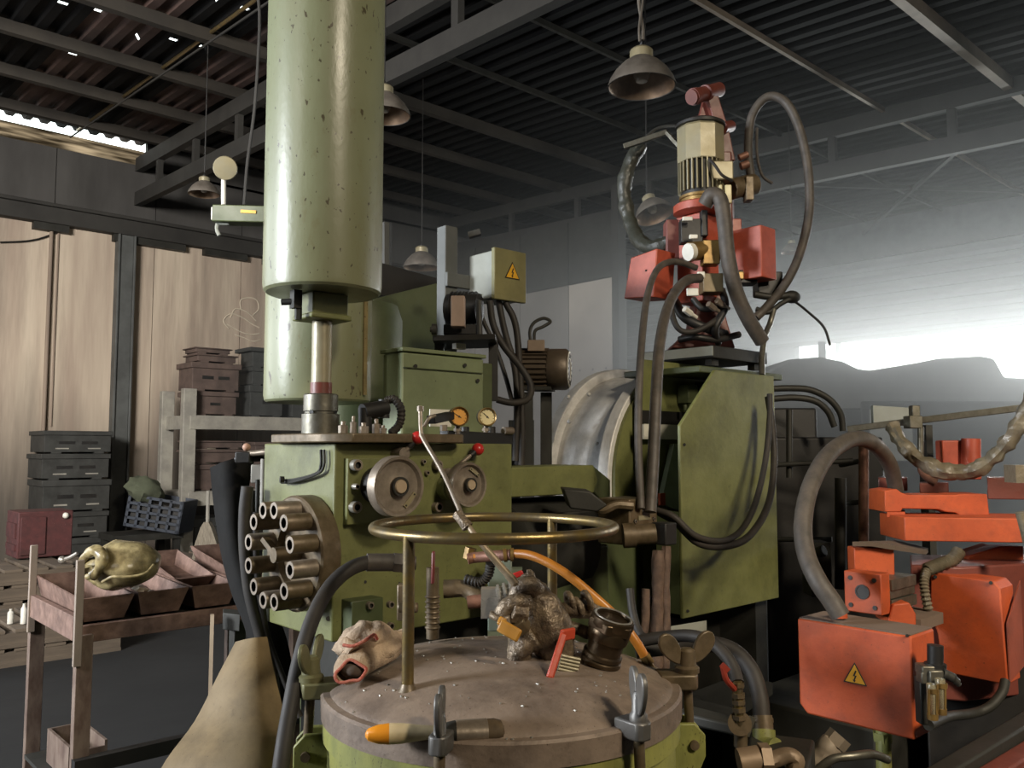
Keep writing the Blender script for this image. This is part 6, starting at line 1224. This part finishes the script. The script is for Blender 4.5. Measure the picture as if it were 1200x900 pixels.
# filter regulator
fr2 = thing('filter_regulator', 'air filter regulator with two clear bowls beside the orange box', 'regulator', P(1094, 842, 1.93))
obj('cap', MB().cyl(P(1096, 778, 1.95), P(1096, 756, 1.95), 0.017, n=20).cyl(P(1096, 783, 1.95), P(1096, 777, 1.95), 0.023, n=20), BLACK, fr2)
obj('body', MB().box(*cbx(1081, 1106, 781, 792, 1.93, 0.04)).box(*cbx(1090, 1107, 786, 806, 1.92, 0.035)).box(*cbx(1080, 1092, 788, 802, 1.93, 0.03)), ALU, fr2, bevel=0.003)
for px, y1_ in ((1093, 842), (1103, 836)):
    bw = obj('bowl', MB().lathe([(0.008, 0.0), (0.0105, 0.004), (0.0105, 0.072), (0.0095, 0.074), (0.0085, 0.072), (0.0085, 0.006), (0.001, 0.004)], P(px, y1_, 1.90), UP, 20), GLASS, fr2)
    obj('bowl_guard', MB().cyl(P(px, y1_+1, 1.90), P(px, y1_-6, 1.90), 0.0115, n=18).ring(P(px, y1_-36, 1.90), P(px, y1_-30, 1.90), 0.0105, 0.0125, 18), BRASS, bw)
    for s in (-1, 1): obj('guard_bar', MB().obox(P(px+s*4.6, y1_-4, 1.89), P(px+s*4.6, y1_-34, 1.89), 0.004, 0.004), BRASS, bw)
obj('nozzle', MB().tube([P(1104, 789, 1.93), P(1114, 793, 1.93), P(1120, 798, 1.93), P(1124, 803, 1.93)], [0.012, 0.011, 0.009, 0.006], 10), DARK, fr2)
obj('mount', MB().box(*cbx(1078, 1088, 795, 850, 1.95, 0.03)), DARK, fr2, bevel=0.003)
hose([(1088, 850, 1.97), (1110, 840, 2.08), (1140, 836, 2.2), (1160, 828, 2.22), (1174, 812, 2.24), (1178, 798, 2.26)], 0.012, 'dark hose curving under the large orange cover', DARK, name='under_hose')
_tag(obj('floor_rail', MB().obox(P(1090, 925, 1.9), P(1230, 838, 2.3), 0.05, 0.06), DARK, bevel=0.006), 'dark diagonal steel rail at the bottom right, upper of two', 'rail', 'diagonal floor rails')
_tag(obj('floor_rail', MB().obox(P(1135, 935, 1.9), P(1240, 868, 2.2), 0.05, 0.06), REDBROWN, bevel=0.006), 'dark red brown diagonal rail at the bottom right corner', 'rail', 'diagonal floor rails')
t = thing('dusty_fitting', 'dusty pale fitting lying at the bottom edge below the orange box', 'fitting', P(970, 895, 1.9))
obj('body', MB().tube([P(950, 905, 1.9), P(962, 890, 1.9), P(972, 875, 1.9), P(982, 866, 1.9)], [0.022, 0.026, 0.024, 0.018], 14, wob=0.3), mat('dusty_fitting_metal', '#8a7d6c', 0.6, 0.2, dirt=0.4), t)
obj('nut', MB().hexn(P(977, 872, 1.9), P(985, 862, 1.9), 0.026), MATS['dusty_fitting_metal'], t)
hose([(955, 905, 1.85), (975, 890, 1.84), (1000, 886, 1.84), (1022, 884, 1.86), (1040, 890, 1.9)], 0.009, 'thin grey hose running along the bottom edge under the orange box', ALU, name='bottom_hose')
# ================================================================ RIGHT BACKGROUND MACHINES
t = thing('holding_furnace', 'large grey hood of a far machine under the bright opening', 'machine', P(1040, 500, 6.6))
prof = [(896, 700), (896, 436), (925, 421), (962, 418), (990, 424), (1006, 432), (1020, 434), (1075, 425), (1100, 420), (1150, 417), (1166, 420), (1178, 442), (1250, 446), (1250, 700)]
obj('hood', MB().prism([P(x, y, 9.6) for x, y in prof], FW*1.2), mat('far_hood_grey', '#6a6a63', 0.8, dirt=0.3), t, bevel=0.03)
obj('shelf', MB().plan([(880, 8.3), (1100, 8.4), (1100, 9.2), (880, 9.2)], 0, P(1000, 478, 8.3).z).plan([(1010, 8.1), (1250, 8.1), (1250, 9.2), (1010, 9.2)], 0, P(1100, 470, 8.1).z), DARK, t, bevel=0.02)
obj('chimney_post', MB().plan([(962, 11.5), (971, 11.5), (971, 11.6), (962, 11.6)], 0.0, P(966, 400, 11.5).z), DARK, t)
obj('hatch', MB().plan([(1020, 7.95), (1070, 7.95), (1070, 8.05), (1020, 8.05)], P(1040, 540, 7.95).z, P(1040, 480, 7.95).z), GREYBOX, t)

# ================================================================ HAZE drifting under the roof by the bright opening
hm = bpy.data.materials.new('shop_haze'); hm.use_nodes = True; hn = hm.node_tree; hn.nodes.clear()
vo = hn.nodes.new('ShaderNodeOutputMaterial'); vs_ = hn.nodes.new('ShaderNodeVolumeScatter'); hn.links.new(vs_.outputs[0], vo.inputs['Volume'])
vs_.inputs['Anisotropy'].default_value = 0.6; vs_.inputs['Color'].default_value = (0.96, 1.0, 0.98, 1)
hc_ = hn.nodes.new('ShaderNodeTexCoord'); hs = hn.nodes.new('ShaderNodeSeparateXYZ'); hn.links.new(hc_.outputs['Object'], hs.inputs[0])
def _mr(sock, a, b, c, d):
    r = hn.nodes.new('ShaderNodeMapRange'); r.inputs[1].default_value = a; r.inputs[2].default_value = b; r.inputs[3].default_value = c; r.inputs[4].default_value = d
    hn.links.new(sock, r.inputs[0]); return r.outputs[0]
def _mul(a, b):
    q = hn.nodes.new('ShaderNodeMath'); q.operation = 'MULTIPLY'; hn.links.new(a, q.inputs[0])
    if isinstance(b, float): q.inputs[1].default_value = b
    else: hn.links.new(b, q.inputs[1])
    return q.outputs[0]
HX0, HX1 = 2.9, 15.02
fx = _mr(hs.outputs['X'], -(HX1-HX0)/2, -2.6, 0.12, 1.0)
fx = _mul(fx, _mr(hs.outputs['X'], 3.2, 6.1, 1.0, 0.3))
fz = _mul(_mr(hs.outputs['Z'], 2.5, 3.8, 1.0, 0.0), _mr(hs.outputs['Z'], 0.4, 2.2, 0.25, 1.0))
hn.links.new(_mul(_mul(fx, fz), 0.15), vs_.inputs['Density'])
hz_ = obj('haze', MB().rng(HX0, HX1, -6.0, 7.6, 0.02, 4.95), hm, kind='stuff'); _tag(hz_, 'thin pale haze in the air before the bright opening', 'haze')
